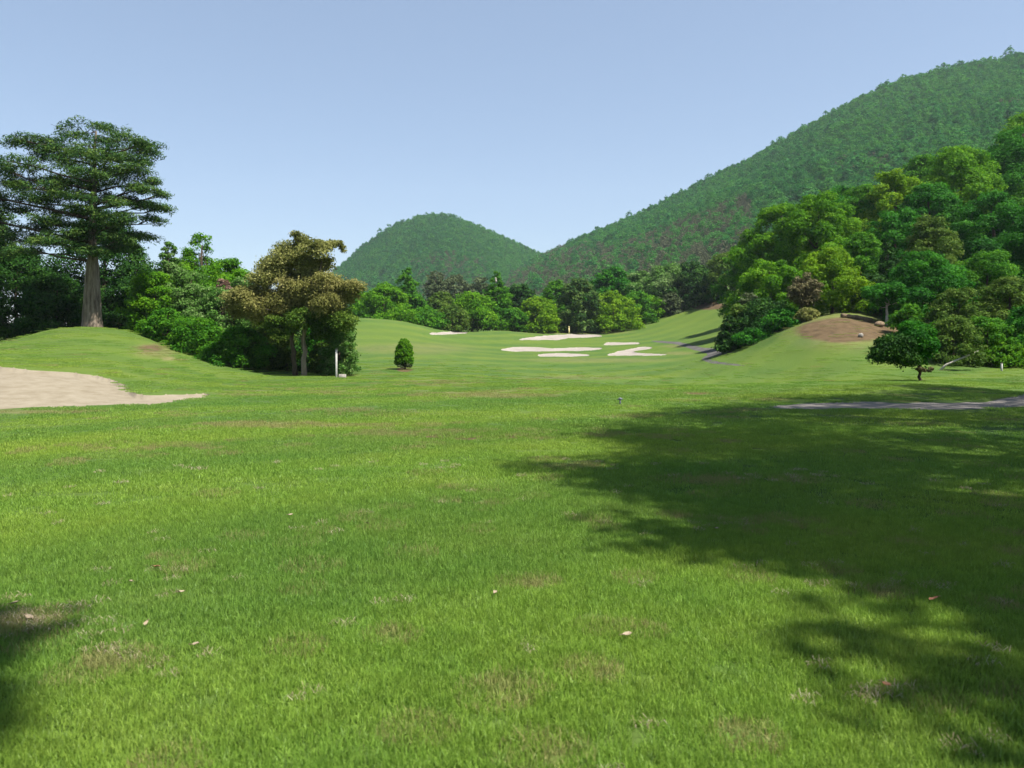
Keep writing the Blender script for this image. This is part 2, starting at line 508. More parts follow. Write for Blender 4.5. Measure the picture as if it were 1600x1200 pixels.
wob = fnoise(GX, GY, 0.9, 4)
qx = PX + wob * 2.2
qy = PY + fnoise(GX, GY, 1.4, 9) * 0.45 * np.clip(PY - 530, 6, 100) / 30
reg_v = np.full(GX.shape, -1)
for i, rg in enumerate(REG):
    mk = in_poly(qx, qy, rg[4]) & (GY > rg[5][0]) & (GY < rg[5][1])
    reg_v[mk] = i
# sand lies a little below the turf around it
GZ2 = GZ.copy()
GZ2[(reg_v >= 0) & (reg_v < 7)] -= 0.13
def ell(cx, cy, rx, ry, soft=1.0):
    return np.clip((1.15 - np.hypot((PX - cx) / rx, (PY - cy) / ry)) * 1.6 / soft, 0, 1)
DRY = ((490, 664, 190, 5, 0.9), (640, 676, 170, 7, 0.7), (735, 616, 150, 7, 0.8), (680, 598, 70, 5, 0.6), (940, 563, 130, 4, 0.5), (240, 548, 40, 12, 0.7), (262, 560, 14, 4, 0.9), (30, 643, 200, 3.5, 0.9),
       (60, 985, 110, 28, 0.6), (180, 1035, 70, 22, 0.45), (1360, 922, 110, 9, 0.9), (1385, 1095, 70, 20, 0.5), (470, 612, 150, 7, 0.45), (850, 680, 210, 5, 0.6), (1090, 615, 30, 2, 0.9), (985, 634, 40, 1.5, 0.9), (1330, 515, 110, 36, 0.6),
       (900, 519, 90, 3.0, 0.8), (1090, 478, 50, 6, 0.6), (1060, 552, 30, 3, 0.6), (1060, 541, 30, 2.5, 0.6), (1130, 750, 30, 5, 0.8), (640, 545, 110, 10, 0.45), (560, 640, 120, 4, 0.4), (300, 700, 220, 8, 0.3), (900, 590, 120, 4, 0.35),
       (640, 822, 200, 14, 0.15), (1150, 815, 160, 12, 0.25), (700, 1170, 420, 50, 0.15), (340, 1065, 120, 25, 0.15))
dry = np.zeros(GX.shape); dirt = np.zeros(GX.shape); lush = np.zeros(GX.shape)
for e in DRY:
    dry = np.maximum(dry, ell(*e[:4]) * e[4])
for e in ((1318, 516, 76, 20, 0.85), (1392, 520, 40, 16, 0.8), (1105, 478, 32, 6, 0.9), (735, 684, 85, 4.5, 0.85), (820, 681, 70, 3, 0.5), (1360, 922, 90, 5, 0.8), (1130, 750, 18, 3, 0.8), (632, 577, 13, 4, 0.9), (235, 545, 26, 8, 0.4), (1440, 595, 8, 2, 0.6), (1090, 615, 16, 1, 0.8)):
    dirt = np.maximum(dirt, ell(*e[:4]) * e[4])
for e in ((1000, 545, 60, 9, 0.6), (900, 535, 110, 6, 0.6), (1230, 560, 200, 22, 0.6), (1280, 600, 330, 22, 0.45), (180, 560, 260, 50, 0.4), (1100, 505, 90, 30, 0.6), (600, 520, 90, 22, 0.4), (560, 610, 130, 22, 0.3)):
    lush = np.maximum(lush, ell(*e[:4]) * e[4])
front = GY > 1
dry *= front; dirt *= front; lush *= front
ii, jj = np.meshgrid(np.arange(nA), np.arange(nR - 1), indexing='ij')
i2 = (ii + 1) % nA
idx = lambda i, j: i * nR + j
Q = np.stack([idx(ii, jj), idx(ii, jj + 1), idx(i2, jj + 1), idx(i2, jj)], -1).reshape(-1, 4)[:, ::-1]
rv = reg_v.ravel()
fr = np.stack([rv[Q[:, k]] for k in range(4)], 1)
face_reg = np.where((fr == fr[:, :1]).all(1), fr[:, 0], np.where(fr.max(1) >= 0, np.where((fr >= 0).sum(1) >= 3, fr.max(1), -1), -1))
# soften the stepped outline where two surfaces meet
_ek = np.concatenate([np.stack([Q[:, k], Q[:, (k + 1) % 4]], 1) for k in range(4)])
_er = np.tile(face_reg, 4)
_es = np.sort(_ek, 1)
_o = np.lexsort((_es[:, 1], _es[:, 0]))
_es, _er = _es[_o], _er[_o]
_same = (_es[1:] == _es[:-1]).all(1) & (_er[1:] != _er[:-1])
_be = _es[:-1][_same]
lA, lR = AA.ravel().copy(), np.log(RR).ravel().copy()
_deg = np.bincount(_be.ravel(), minlength=len(lA))
_bv = np.nonzero(_deg)[0]
for _ in range(14):
    sA = np.bincount(_be[:, 0], lA[_be[:, 1]], len(lA)) + np.bincount(_be[:, 1], lA[_be[:, 0]], len(lA))
    sR = np.bincount(_be[:, 0], lR[_be[:, 1]], len(lR)) + np.bincount(_be[:, 1], lR[_be[:, 0]], len(lR))
    lA[_bv] = 0.5 * lA[_bv] + 0.5 * sA[_bv] / _deg[_bv]
    lR[_bv] = 0.5 * lR[_bv] + 0.5 * sR[_bv] / _deg[_bv]
bx_, by_ = np.exp(lR[_bv]) * np.sin(lA[_bv]), np.exp(lR[_bv]) * np.cos(lA[_bv])
_z = ground(bx_, by_) + np.where((reg_v.ravel()[_bv] >= 0) & (reg_v.ravel()[_bv] < 7), -0.03, 0)
GX.ravel()[_bv] = bx_; GY.ravel()[_bv] = by_; GZ2.ravel()[_bv] = _z
allV = np.stack([GX.ravel(), GY.ravel(), GZ2.ravel()], 1)
def sub_mesh(name, faces, mat, extra=True):
    used, inv = np.unique(faces, return_inverse=True)
    at_ = {'dry': dry.ravel()[used], 'dirt': dirt.ravel()[used], 'lush': lush.ravel()[used]} if extra else None
    return make_mesh(name, allV[used], [inv.reshape(-1, 4)], mat, at_, smooth=True)
tag(obj('ground', sub_mesh('ground', Q[face_reg == -1], M['turf'])), kind='structure')
for i, (nm, mt, lab, cat, poly, dd) in enumerate(REG):
    f = Q[face_reg == i]
    if len(f):
        tag(obj(nm, sub_mesh(nm, f, M[mt], False)), lab, cat, kind='structure')

# ------------------------------------------------------------------ hills
def ridge_hill(name, ridge, foot_d, foot_z, mat, amp, seed, ns=260, nv=90, pw=1.0):
    rp = np.array(ridge, float)
    px = np.linspace(rp[0, 0], rp[-1, 0], ns)
    py = np.interp(px, rp[:, 0], rp[:, 1]); rd = np.interp(px, rp[:, 0], rp[:, 2])
    k = np.ones(9) / 9
    py = np.convolve(np.pad(py, 4, 'edge'), k, 'valid'); rd = np.convolve(np.pad(rd, 4, 'edge'), k, 'valid')
    fd = np.interp(px, *zip(*foot_d))
    v = np.concatenate([np.linspace(0, 1, nv), np.linspace(1.02, 1.5, 24)])
    PXs, V = np.meshgrid(px, v, indexing='ij')
    D = fd[:, None] + (rd - fd)[:, None] * V
    zr = EYE + (HOR - py) / F * rd
    up = np.clip(V, 0, 1) ** pw
    Z = foot_z + (zr[:, None] - foot_z) * np.where(V <= 1, up, 1 - ((V - 1) / 0.5) ** 1.4 * 0.9)
    X = (PXs - 800) / F * D
    Z += amp * fnoise(X, D, 0.018, seed) * np.clip(V * 3, 0, 1) * np.clip(1.15 - V, 0.12, 1)
    n, m = X.shape
    i, j = np.meshgrid(np.arange(n - 1), np.arange(m - 1), indexing='ij')
    q = np.stack([i * m + j, (i + 1) * m + j, (i + 1) * m + j + 1, i * m + j + 1], -1).reshape(-1, 4)
    P = np.stack([X.ravel(), D.ravel(), Z.ravel()], 1)
    tag(obj(name, make_mesh(name, P, [q], mat, smooth=True)), kind='structure')
    return P, q, V.ravel()

hill_mat = plain_material('forest_floor', (0.018, 0.034, 0.012), (0.045, 0.060, 0.026), 0.08, 0.95)
TREE_TOP = 6.5
mount = ridge_hill('mountain', [(560, 520, 820), (700, 480, 800), (780, 445, 760), (845, 402, 720), (900, 380, 700), (1000, 340, 680), (1100, 291, 660), (1165, 256, 640), (1230, 221, 625), (1300, 181, 610), (1400, 134, 600), (1500, 110, 590), (1600, 91, 580), (1750, 72, 580), (1950, 80, 600), (2300, 150, 650)],
                   [(560, 420), (840, 300), (1100, 230), (1600, 190), (2300, 190)], -3, hill_mat, 7, 3, pw=0.95)
cone = ridge_hill('hill', [(330, 520, 960), (430, 486, 940), (520, 432, 920), (560, 396, 910), (620, 355, 900), (660, 342, 900), (695, 339, 900), (730, 352, 900), (790, 377, 900), (835, 398, 910), (880, 425, 920), (960, 470, 940), (1060, 520, 960)],
                  [(330, 640), (700, 520), (1060, 640)], -5, hill_mat, 5, 8, pw=1.0)

# ------------------------------------------------------------------ leaves
def unit(rng, n):
    v = rng.standard_normal((n, 3))
    return v / (np.linalg.norm(v, axis=1)[:, None] + 1e-9)

def leaf_cards(rng, C, Rd, n, size, aspect=0.55, up=0.35, wild=0.82, under=0.4, inner=0.35, tint_sd=0.15, flat=False):
    """n leaf-shaped faces spread through the outer part of the clumps C (m,3) with radii Rd (m,3)"""
    area = (Rd[:, 0] * Rd[:, 1] + 1.2 * Rd[:, 0] * Rd[:, 2])
    k = rng.choice(len(C), n, p=area / area.sum())
    d = unit(rng, n)
    low = (d[:, 2] < -0.25) & (rng.random(n) > under)
    d[low, 2] *= -1
    rr = inner + (1.08 - inner) * np.sqrt(rng.random(n))
    far = rng.random(n) < 0.10
    rr[far] *= rng.uniform(1.05, 1.4, far.sum())
    P = C[k] + d * Rd[k] * rr[:, None]
    nrm = d + unit(rng, n) * wild + np.array([0, 0, up])
    nrm /= np.linalg.norm(nrm, axis=1)[:, None] + 1e-9
    a = np.cross(nrm, unit(rng, n))
    if flat:
        a = a * np.array([1, 1, 0.35])
    a /= np.linalg.norm(a, axis=1)[:, None] + 1e-9
    b = np.cross(nrm, a)
    L = size * rng.uniform(0.55, 1.35, n)
    Wd = L * aspect
    o1 = a * (L / 2)[:, None]; o2 = b * (Wd / 2)[:, None]
    V = np.stack([P - o1, P + o2 - o1 * 0.1, P + o1, P - o2 - o1 * 0.1], 1).reshape(-1, 3)
    ct = np.clip(0.5 + rng.standard_normal(len(C)) * tint_sd, 0.05, 0.95)
    t = np.clip(ct[k] + rng.standard_normal(n) * 0.19, 0, 1)
    return V, np.arange(4 * n).reshape(-1, 4), np.repeat(t, 4)

def leaf_mesh(name, rng, C, Rd, n, size, mat, **kw):
    V, q, t = leaf_cards(rng, np.asarray(C, float), np.asarray(Rd, float), n, size, **kw)
    return make_mesh(name, V, [q], mat, {'tint': t})

def envelope(rng, style, h, w, cb):
    """clump centres and radii for a crown of height h and width w, in metres, standing on z=0"""
    C, Rd = [], []
    if style in ('cone', 'spire'):
        z0 = cb * h
        n = int(rng.integers(85, 105))
        for i in range(n):
            f = (i + rng.random()) / n
            f = f ** 1.15
            z = z0 + (h * 0.96 - z0) * f
            prof = (1 - f) ** (0.75 if style == 'cone' else 0.55) + 0.05
            r = w / 2 * prof
            th = rng.uniform(0, 6.283)
            q = r * rng.uniform(0.45, 0.85)
            rc = max(0.27 * r, 0.032 * w) * rng.uniform(0.8, 1.25)
            C.append((q * math.cos(th), q * math.sin(th), z)); Rd.append((rc * 1.2, rc * 1.2, rc * 0.85))
    else:
        z0 = cb * h
        cz, rz = (z0 + h) / 2, (h - z0) / 2
        n = int(rng.integers(110, 140) * min(2.2, max(1.0, 0.85 * h / w)))
        lean = rng.uniform(-0.12, 0.12, 2) * w
        for i in range(n):
            d = unit(rng, 1)[0]
            if d[2] < -0.35 and rng.random() < 0.5: d[2] *= -1
            f = rng.uniform(0.42, 0.84)
            bulge = 1 + 0.16 * math.sin(3 * math.atan2(d[1], d[0]) + w) + rng.uniform(-0.12, 0.10)
            rc = w / 2 * rng.uniform(0.13, 0.26)
            if cb < 0.12:
                # grown out to the ground: a dome that keeps its width low down
                t = rng.random() ** 0.9 * 0.97
                pr = max(0.12, (1 - t ** 2.3)) ** 0.62
                a = rng.uniform(0, 6.283); fr = math.sqrt(rng.uniform(0.2, 0.92))
                p = np.array([w / 2 * pr * fr * bulge * math.cos(a), w / 2 * pr * fr * bulge * math.sin(a), h * t * 0.93])
                rc = w / 2 * rng.uniform(0.11, 0.25) * (0.6 + 0.4 * pr)
                p[2] = max(p[2], rc * 0.5)
                C.append(p); Rd.append((rc * rng.uniform(0.95, 1.3), rc * rng.uniform(0.95, 1.3), rc * rng.uniform(0.7, 1.0)))
                continue
            p = np.array([d[0] * (w / 2) * f * bulge, d[1] * (w / 2) * f * bulge, cz + d[2] * rz * f * bulge])
            p[:2] += lean * (p[2] / h)
            if p[2] - rc * 0.6 < 0: p[2] = rc * 0.6
            C.append(p); Rd.append((rc * rng.uniform(0.95, 1.3), rc * rng.uniform(0.95, 1.3), rc * rng.uniform(0.65, 0.95)))
    return np.array(C), np.array(Rd)

def trunk_mesh(rng, C, h, r0, mat, bend=0.04, branches=12, top=0.85, base_sink=0.25):
    s = Shape()
    n = 8
    zs = np.linspace(0, h * top, n)
    off = np.cumsum(rng.standard_normal((n, 2)) * h * bend * 0.18, axis=0); off -= off[0]
    pts = np.column_stack([off, zs]); pts[0, 2] = -base_sink
    s.tube(pts, np.linspace(1, 0.25, n) * r0 * np.where(np.arange(n) == 0, 1.35, 1), 9, rng, 0.05)
    for i in rng.choice(len(C), min(branches, len(C)), replace=False):
        c = C[i]
        z = max(min(c[2] * rng.uniform(0.55, 0.85), h * top * 0.95), h * 0.12)
        f = z / (h * top)
        p0 = np.array([np.interp(z, zs, off[:, 0]), np.interp(z, zs, off[:, 1]), z])
        mid = (p0 + c) / 2 + np.array([0, 0, -0.05 * np.linalg.norm(c - p0)]) + rng.standard_normal(3) * 0.04 * h
        rb = r0 * (1 - 0.7 * f) * 0.45
        s.tube([p0, (p0 + mid) / 2, mid, c], [rb, rb * 0.75, rb * 0.55, rb * 0.22], 6, rng, 0.06)
    return s.mesh('trunk', mat)

_seed = [100]
def tree(px, d, top, w, style, mat, label, cb=None, name=None, cat='tree', bark='darkbark', group=None, dens=1.0, dx=0, leaf=1.0, trunk_r=None, branches=12, py=None):
    _seed[0] += 1
    rng = np.random.default_rng(_seed[0])
    x = (px - 800) / F * d
    z = gz(x, d) - 0.05
    h = EYE + (HOR - top) / F * d - z
    wm = w / F * d * (1.18 if (cb is None and style == 'bush') or cb == 0 else 1.0)
    if cb is None:
        cb = {'broad': 0.16, 'bush': 0.0, 'cone': 0.06, 'spire': 0.05}[style]
    C, Rd = envelope(rng, style, h * 0.97, wm, cb)
    size = max(0.07, d * 0.0031) * leaf
    npx = (w * 0.64) * (h * F / d * 0.64)
    n = int(np.clip(npx * 5.2 * dens / leaf ** 2, 3500, 60000))
    name = name or {'broad': 'broadleaf_tree', 'bush': 'bush', 'cone': 'conifer_tree', 'spire': 'conifer_tree'}[style]
    root = empty(name, (x, d, z), label, cat, group)
    obj('crown', leaf_mesh('crown', rng, C, Rd, n, size, M[mat]), root)
    obj('trunk' if style != 'bush' else 'stem', trunk_mesh(rng, C, h, trunk_r or max(0.04, 0.022 * h), M[bark], branches=branches), root)
    return root

# ------------------------------------------------------------------ the old pine on the knoll
def pads_tree():
    rng = np.random.default_rng(7)
    d = 50.0
    x = (142 - 800) / F * d
    z = gz(x, d) - 0.1
    k = d / F
    base = np.array([x, d, z])
    root = empty('pine_tree', tuple(base), 'tall old pine with a broad layered crown on top of the left knoll', 'tree')
    pads = [(118, 197, 34, 14), (150, 206, 36, 15), (186, 212, 34, 15), (205, 218, 24, 16), (60, 222, 32, 9), (38, 224, 14, 7), (95, 226, 40, 12), (140, 232, 60, 13), (185, 240, 45, 12), (228, 230, 20, 8), (236, 228, 12, 6),
            (105, 248, 55, 10), (70, 240, 30, 9), (150, 256, 50, 10), (205, 252, 35, 7), (50, 263, 45, 8), (25, 270, 36, 8), (100, 272, 50, 8), (175, 270, 55, 8), (222, 268, 26, 6), (235, 280, 12, 4),
            (60, 284, 52, 8), (10, 284, 34, 8), (120, 290, 45, 9), (82, 300, 40, 7), (165, 283, 30, 5), (245, 300, 20, 4.5), (262, 303, 8, 3), (222, 296, 18, 6), (205, 310, 34, 5),
            (30, 306, 46, 8), (105, 312, 52, 7), (150, 306, 30, 6), (190, 322, 46, 6), (232, 322, 20, 7), (245, 318, 14, 5), (70, 326, 46, 6), (0, 322, 34, 8), (-30, 305, 34, 8), (125, 330, 34, 6), (165, 334, 40, 5),
            (40, 346, 44, 7), (100, 350, 30, 5), (200, 344, 36, 5), (15, 366, 34, 8), (150, 356, 36, 5), (190, 362, 34, 5), (125, 372, 30, 5), (-35, 340, 34, 9), (175, 384, 30, 6), (215, 352, 24, 5), (235, 338, 16, 4),
            (145, 345, 26, 5), (140, 366, 26, 6), (160, 378, 26, 5), (150, 392, 22, 4), (110, 384, 26, 5), (170, 398, 24, 5), (205, 376, 22, 5), (60, 372, 26, 6), (70, 398, 20, 5), (25, 392, 34, 7)]
    C, Rd, spine = [], [], []
    trunk_top = at(150, 200, d) - base
    for (px, py, hw, hh) in pads:
        px = px if px < 165 else 165 + (px - 165) * 0.88
        hh = hh * (1.9 if py < 235 else 1.2) * (0.75 if px > 198 else 1.0) + 0.8
        dep = rng.uniform(-1, 1) * 0.75 * max(1.0, 4.2 - abs(px - 140) * k * 0.45)
        c = at(px, py, d) - base + np.array([0, dep, 0])
        spine.append((c, hw * k))
        tl = rng.uniform(-0.3, 0.3) * hw * k * 0.5
        m = int(7 + hw * 0.6)
        for _ in range(m):
            th = rng.uniform(0, 6.283); q = math.sqrt(rng.random())
            rx = hw * k; ry = min(rx, 1.4)
            r = rng.uniform(0.20, 0.42)
            C.append(c + np.array([rx * q * math.cos(th), ry * q * math.sin(th), (hh * k) * rng.uniform(-0.8, 0.8) * (1 - 0.5 * q) - 0.12 * q * q + tl * q * math.cos(th)]))
            Rd.append((r * 1.4, r * 1.4, r * 0.78))
    C = np.array(C); Rd = np.array(Rd)
    obj('crown', leaf_mesh('crown', rng, C, Rd, 88000, 0.22, M['pine'], aspect=0.24, up=0.55, wild=0.8, under=0.4, inner=0.2, tint_sd=0.2), root)
    s = Shape()
    P = [at(143, 514, d), at(143, 500, d), at(143.5, 470, d), at(144, 440, d), at(144.5, 415, d), at(145, 392, d), at(144, 360, d), at(145, 320, d), at(148, 280, d), at(147, 240, d), at(150, 205, d)]
    P = np.array(P) - base
    P[0, 2] -= 0.3
    rr = np.array([15.6, 13.4, 11.8, 10.4, 9, 6.2, 5.2, 4.4, 3.6, 2.6, 1.3]) * k
    nseg = 60
    zz = np.linspace(0, 1, nseg); t0 = np.linspace(0, 1, len(P))
    PP = np.stack([np.interp(zz, t0, P[:, i]) for i in range(3)], 1); rq = np.interp(zz, t0, rr)
    # fluted stem: two fused boles with a groove between them
    kk = 40
    th = np.arange(kk) / kk * 2 * math.pi
    flute = 1 + 0.07 * np.cos(2 * th + 0.3) + 0.05 * np.sin(5 * th) + 0.04 * np.sin(9 * th + 1) + 0.03 * np.sin(15 * th)
    fade = np.clip(1.1 - zz * 1.5, 0.15, 1)[:, None]
    rad_ = rq[:, None] * (1 + (flute - 1)[None] * fade * 1.3 + 0.02 * rng.standard_normal((nseg, kk)))
    V = PP[:, None] + rad_[..., None] * np.stack([np.cos(th), np.sin(th), np.zeros(kk)], -1)[None]
    i, j = np.meshgrid(np.arange(nseg - 1), np.arange(kk), indexing='ij')
    s.add(V.reshape(-1, 3), np.stack([i * kk + j, i * kk + (j + 1) % kk, (i + 1) * kk + (j + 1) % kk, (i + 1) * kk + j], -1).reshape(-1, 4))
    obj('trunk', s.mesh('trunk', M['bark']), root)
    s = Shape()
    for c, hw in spine:
        zt = np.clip(c[2] - abs(c[0]) * 0.20 - 0.15, 4.2, trunk_top[2] - 0.2)
        p0 = np.array([np.interp(zt, P[:, 2], P[:, 0]), np.interp(zt, P[:, 2], P[:, 1]), zt])
        m1 = p0 * 0.6 + c * 0.4 + np.array([0, 0, 0.12 * rng.standard_normal() - 0.05]); m2 = p0 * 0.25 + c * 0.75 + np.array([0, 0, 0.1 * rng.standard_normal() - 0.1])
        ln = np.linalg.norm(c - p0)
        rb = 0.02 + 0.014 * ln
        s.tube([p0, m1, m2, c], [rb, rb * 0.7, rb * 0.5, rb * 0.25], 6, rng, 0.05)
        for _ in range(4):
            e = c + np.array([rng.uniform(-1, 1) * hw, rng.uniform(-1, 1) * min(hw, 1.2), rng.uniform(-0.15, 0.1)])
            s.tube([m2, (m2 + e) / 2 + rng.standard_normal(3) * 0.08, e], [rb * 0.4, rb * 0.28, 0.008], 5)
    obj('branches', s.mesh('branches', M['darkbark']), root)
pads_tree()

# ------------------------------------------------------------------ the bronze tree beside the fairway
def clump_tree(name, label, px0, d, groups, trunks, seed, cat='tree', size=None, dens=1.0):
    rng = np.random.default_rng(seed)
    x = (px0 - 800) / F * d
    base = np.array([x, d, gz(x, d) - 0.05])
    k = d / F
    root = empty(name, tuple(base), label, cat)
    allC = []
    for part, mat, cl in groups:
        C, Rd = [], []
        ar = 0
        for (px, py, rx, ry) in cl:
            dep = rng.uniform(-0.8, 0.8) * rx * k * 1.2
            c = at(px, py, d) - base + np.array([0, dep, 0])
            ar += rx * ry * 3.14 * 0.41
            for _ in range(int(8 + rx * 0.4)):
                u = unit(rng, 1)[0] * rng.uniform(0.25, 0.85)
                r = rng.uniform(0.42, 0.75) * min(rx, ry) * k
                C.append(c + u * np.array([rx * k, rx * k * 0.9, ry * k])); Rd.append((r * 1.3, r * 1.3, r * 0.9))
        allC += C
        n = int(ar * 9.5 * dens)
        obj(part, leaf_mesh(part, rng, C, Rd, n, size or d * 0.0029, M[mat], inner=0.12, wild=1.1, tint_sd=0.2), root)
    for tmat, pts, rads in trunks:
        s = Shape()
        P = np.array([at(*p, d) for p in pts]) - base
        P[0, 2] = -0.2
        zz = np.linspace(0, 1, 16); t0 = np.linspace(0, 1, len(P))
        PP = np.stack([np.interp(zz, t0, P[:, i]) for i in range(3)], 1)
        PP[1:-1, :2] += rng.standard_normal((14, 2)) * 0.025
        s.tube(PP, np.interp(zz, t0, np.array(rads) * k), 9, rng, 0.06)
        for _ in range(9):
            c = allC[rng.integers(len(allC))]
            p0 = PP[rng.integers(9, 16)]
            if c[2] < p0[2]: continue
            s.tube([p0, (p0 + c) / 2 + rng.standard_normal(3) * 0.1, c], [rads[-1] * k * 0.7, rads[-1] * k * 0.5, 0.015], 6)
        obj('trunk', s.mesh('trunk', M[tmat]), root)
    return root
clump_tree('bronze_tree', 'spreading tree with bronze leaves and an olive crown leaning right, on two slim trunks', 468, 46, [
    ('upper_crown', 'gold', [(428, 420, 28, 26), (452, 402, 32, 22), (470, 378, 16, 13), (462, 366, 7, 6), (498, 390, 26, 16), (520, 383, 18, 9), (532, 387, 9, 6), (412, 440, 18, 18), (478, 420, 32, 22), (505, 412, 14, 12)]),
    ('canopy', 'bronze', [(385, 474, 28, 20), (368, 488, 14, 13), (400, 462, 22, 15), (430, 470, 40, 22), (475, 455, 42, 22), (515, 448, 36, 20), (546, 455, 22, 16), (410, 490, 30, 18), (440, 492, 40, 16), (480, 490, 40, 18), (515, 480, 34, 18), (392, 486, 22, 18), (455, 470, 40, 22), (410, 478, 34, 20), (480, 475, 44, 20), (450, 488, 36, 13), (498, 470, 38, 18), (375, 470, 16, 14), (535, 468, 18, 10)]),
    ('underside_shade_foliage', 'olive', [(480, 498, 46, 16), (430, 503, 32, 12), (515, 495, 28, 18), (450, 515, 30, 12), (500, 515, 32, 16), (530, 504, 24, 18)]),  # darker olive leaf colour mostly stands for shade under the canopy
], [('darkbark', [(461, 588), (459, 560), (456, 530), (460, 490), (468, 440), (470, 390)], [4.4, 3.6, 3.1, 2.8, 2.3, 0.9]),
    ('bark', [(475, 588), (476, 560), (474, 530), (480, 500), (495, 450), (505, 400)], [5.0, 4.0, 3.5, 3.0, 2.3, 0.9])], 21)

# ------------------------------------------------------------------ trees and bushes on the left
tree(162, 62, 330, 200, 'broad', 'dark', 'dark broad tree close behind the tall pine trunk', cb=0.02, dens=1.1)
tree(25, 57, 378, 150, 'broad', 'dark', 'dark olive tree at the left edge behind the knoll', cb=0.0)
tree(92, 56, 425, 120, 'bush', 'dark', 'low dark bush behind the knoll, left of the pine trunk', cat='bush')
tree(212, 58, 400, 110, 'bush', 'dark', 'dark leafy bush just right of the pine trunk', cat='bush')
tree(-45, 62, 300, 130, 'broad', 'pine', 'dark pine cut off by the left edge of the view', cb=0.2)
tree(314, 63, 352, 180, 'cone', 'bright', 'pointed light green tree rising above the left bushes', dens=1.4)
tree(285, 64, 392, 110, 'broad', 'mid', 'mid green tree filling in left of the pointed light green one', cb=0)
tree(264, 61, 366, 130, 'cone', 'pale', 'thin pale green tree left of the pointed light green one', dens=1.0)
tree(352, 66, 390, 110, 'broad', 'bright', 'rounded bright tree between the pointed tree and the bronze tree', cb=0.0)
tree(240, 54, 412, 96, 'bush', 'bright', 'bright leafy bush on the right flank of the knoll', cat='bush')
tree(295, 55, 408, 104, 'bush', 'pale', 'whitish green bush in the middle of the left thicket', cat='bush')
tree(350, 53, 420, 40, 'bush', 'pink', 'small pinkish shrub showing among the green left thicket', cat='bush', dens=0.5)
tree(345, 51, 440, 100, 'bush', 'pale', 'pale green bush low in the left thicket above the grass', cat='bush')
tree(262, 50.5, 478, 74, 'bush', 'mid', 'small mid green bush at the knoll edge under the bright leafy bush', cat='bush')
tree(308, 49, 490, 84, 'bush', 'mid', 'mid green bush at the foot of the left thicket', cat='bush')
tree(372, 47.5, 505, 90, 'bush', 'mid', 'low green bush at the lowest dip of the knoll edge', cat='bush')
tree(420, 50, 486, 84, 'bush', 'olive', 'dull green bush left of the two slim trunks', cat='bush')
tree(450, 52, 520, 60, 'bush', 'dark', 'dark bush directly behind the two slim trunks', cat='bush')
tree(500, 53, 500, 76, 'bush', 'deep', 'green bush behind and right of the two slim trunks', cat='bush')
tree(532, 47.5, 478, 58, 'bush', 'pale', 'tall light green shrub above the white post', cat='bush', dens=0.9)
tree(515, 50, 470, 60, 'bush', 'olive', 'olive shrub under the right half of the bronze canopy', cat='bush')

tree(380, 62, 418, 70, 'bush', 'pale', 'pale loose shrub just left of the bronze canopy', cat='bush', dens=0.7)
tree(480, 56, 470, 110, 'bush', 'dark', 'dark bush filling the gap under the bronze canopy', cat='bush')
# clipped bush alone on the fairway: a full egg of foliage on a bare brown skirt
def clipped_bush():
    rng = np.random.default_rng(5)
    d = 53.0
    x = (631.5 - 800) / F * d
    z = gz(x, d)
    h = EYE + (HOR - 530) / F * d - z
    root = empty('clipped_bush', (x, d, z), 'small clipped egg-shaped green bush standing alone on the fairway', 'bush')
    w = 33 / F * d
    C, Rd = [], []
    for i in range(420):
        f = rng.random()
        zz = h * (0.18 + 0.78 * f)
        r = w / 2 * (1 - max(0, (f - 0.35) / 0.65) ** 2.2 * 0.72) * 0.8
        th = rng.uniform(0, 6.283); q = math.sqrt(rng.uniform(0.3, 1))
        rc = rng.uniform(0.08, 0.13)
        C.append((r * q * math.cos(th), r * q * math.sin(th), zz)); Rd.append((rc, rc, rc * 1.3))
    obj('crown', leaf_mesh('crown', rng, C, Rd, 22000, 0.11, M['bright'], inner=0.2, wild=1.1), root)
    C = [(w * 0.36 * rng.uniform(-1, 1), w * 0.36 * rng.uniform(-1, 1), h * rng.uniform(0.08, 0.18)) for _ in range(24)]
    obj('dead_skirt', leaf_mesh('dead_skirt', rng, C, [(0.12, 0.12, 0.09)] * 24, 900, 0.12, M['brown']), root)
    s = Shape()
    for k in range(5):
        a = k * 1.3
        s.tube([(0.05 * math.cos(a), 0.05 * math.sin(a), -0.1), (0.2 * math.cos(a), 0.2 * math.sin(a), h * 0.3), (0.25 * math.cos(a), 0.25 * math.sin(a), h * 0.7)], [0.035, 0.025, 0.01], 6)
    obj('stem', s.mesh('stem', M['darkbark']), root)
clipped_bush()

# ------------------------------------------------------------------ the tree line across the far end
tree(572, 138, 452, 60, 'broad', 'mid', 'green tree at the left end of the far tree line beside the bronze canopy', cb=0)
tree(600, 132, 438, 72, 'broad', 'bright', 'rounded bright green tree above the crest of the far left mound', cb=0)
tree(636, 140, 412, 84, 'cone', 'mid', 'broad pointed tree, tallest behind the far left mound')
tree(625, 127, 480, 60, 'bush', 'bright', 'bright bush on the far left mound under the pointed tree', cat='bush')
tree(664, 129, 478, 66, 'bush', 'mid', 'dark leaved bush on the right shoulder of the far left mound', cat='bush')
tree(690, 150, 452, 60, 'broad', 'olive', 'dull brownish green tree in the far tree line right of the broad pointed tree', cb=0)
tree(706, 133, 474, 62, 'bush', 'olive', 'brownish green bush behind the thin sandy strip', cat='bush')
tree(738, 138, 452, 84, 'broad', 'bright', 'wide bright green tree left of the pale slender trunk', cb=0)
tree(776, 140, 418, 66, 'cone', 'mid', 'tall pointed tree with a pale slender trunk at its foot', cb=0.18, bark='palebark', trunk_r=0.42)
tree(812, 148, 438, 62, 'broad', 'dark', 'bluish dark tree right of the pale slender trunk', cb=0)
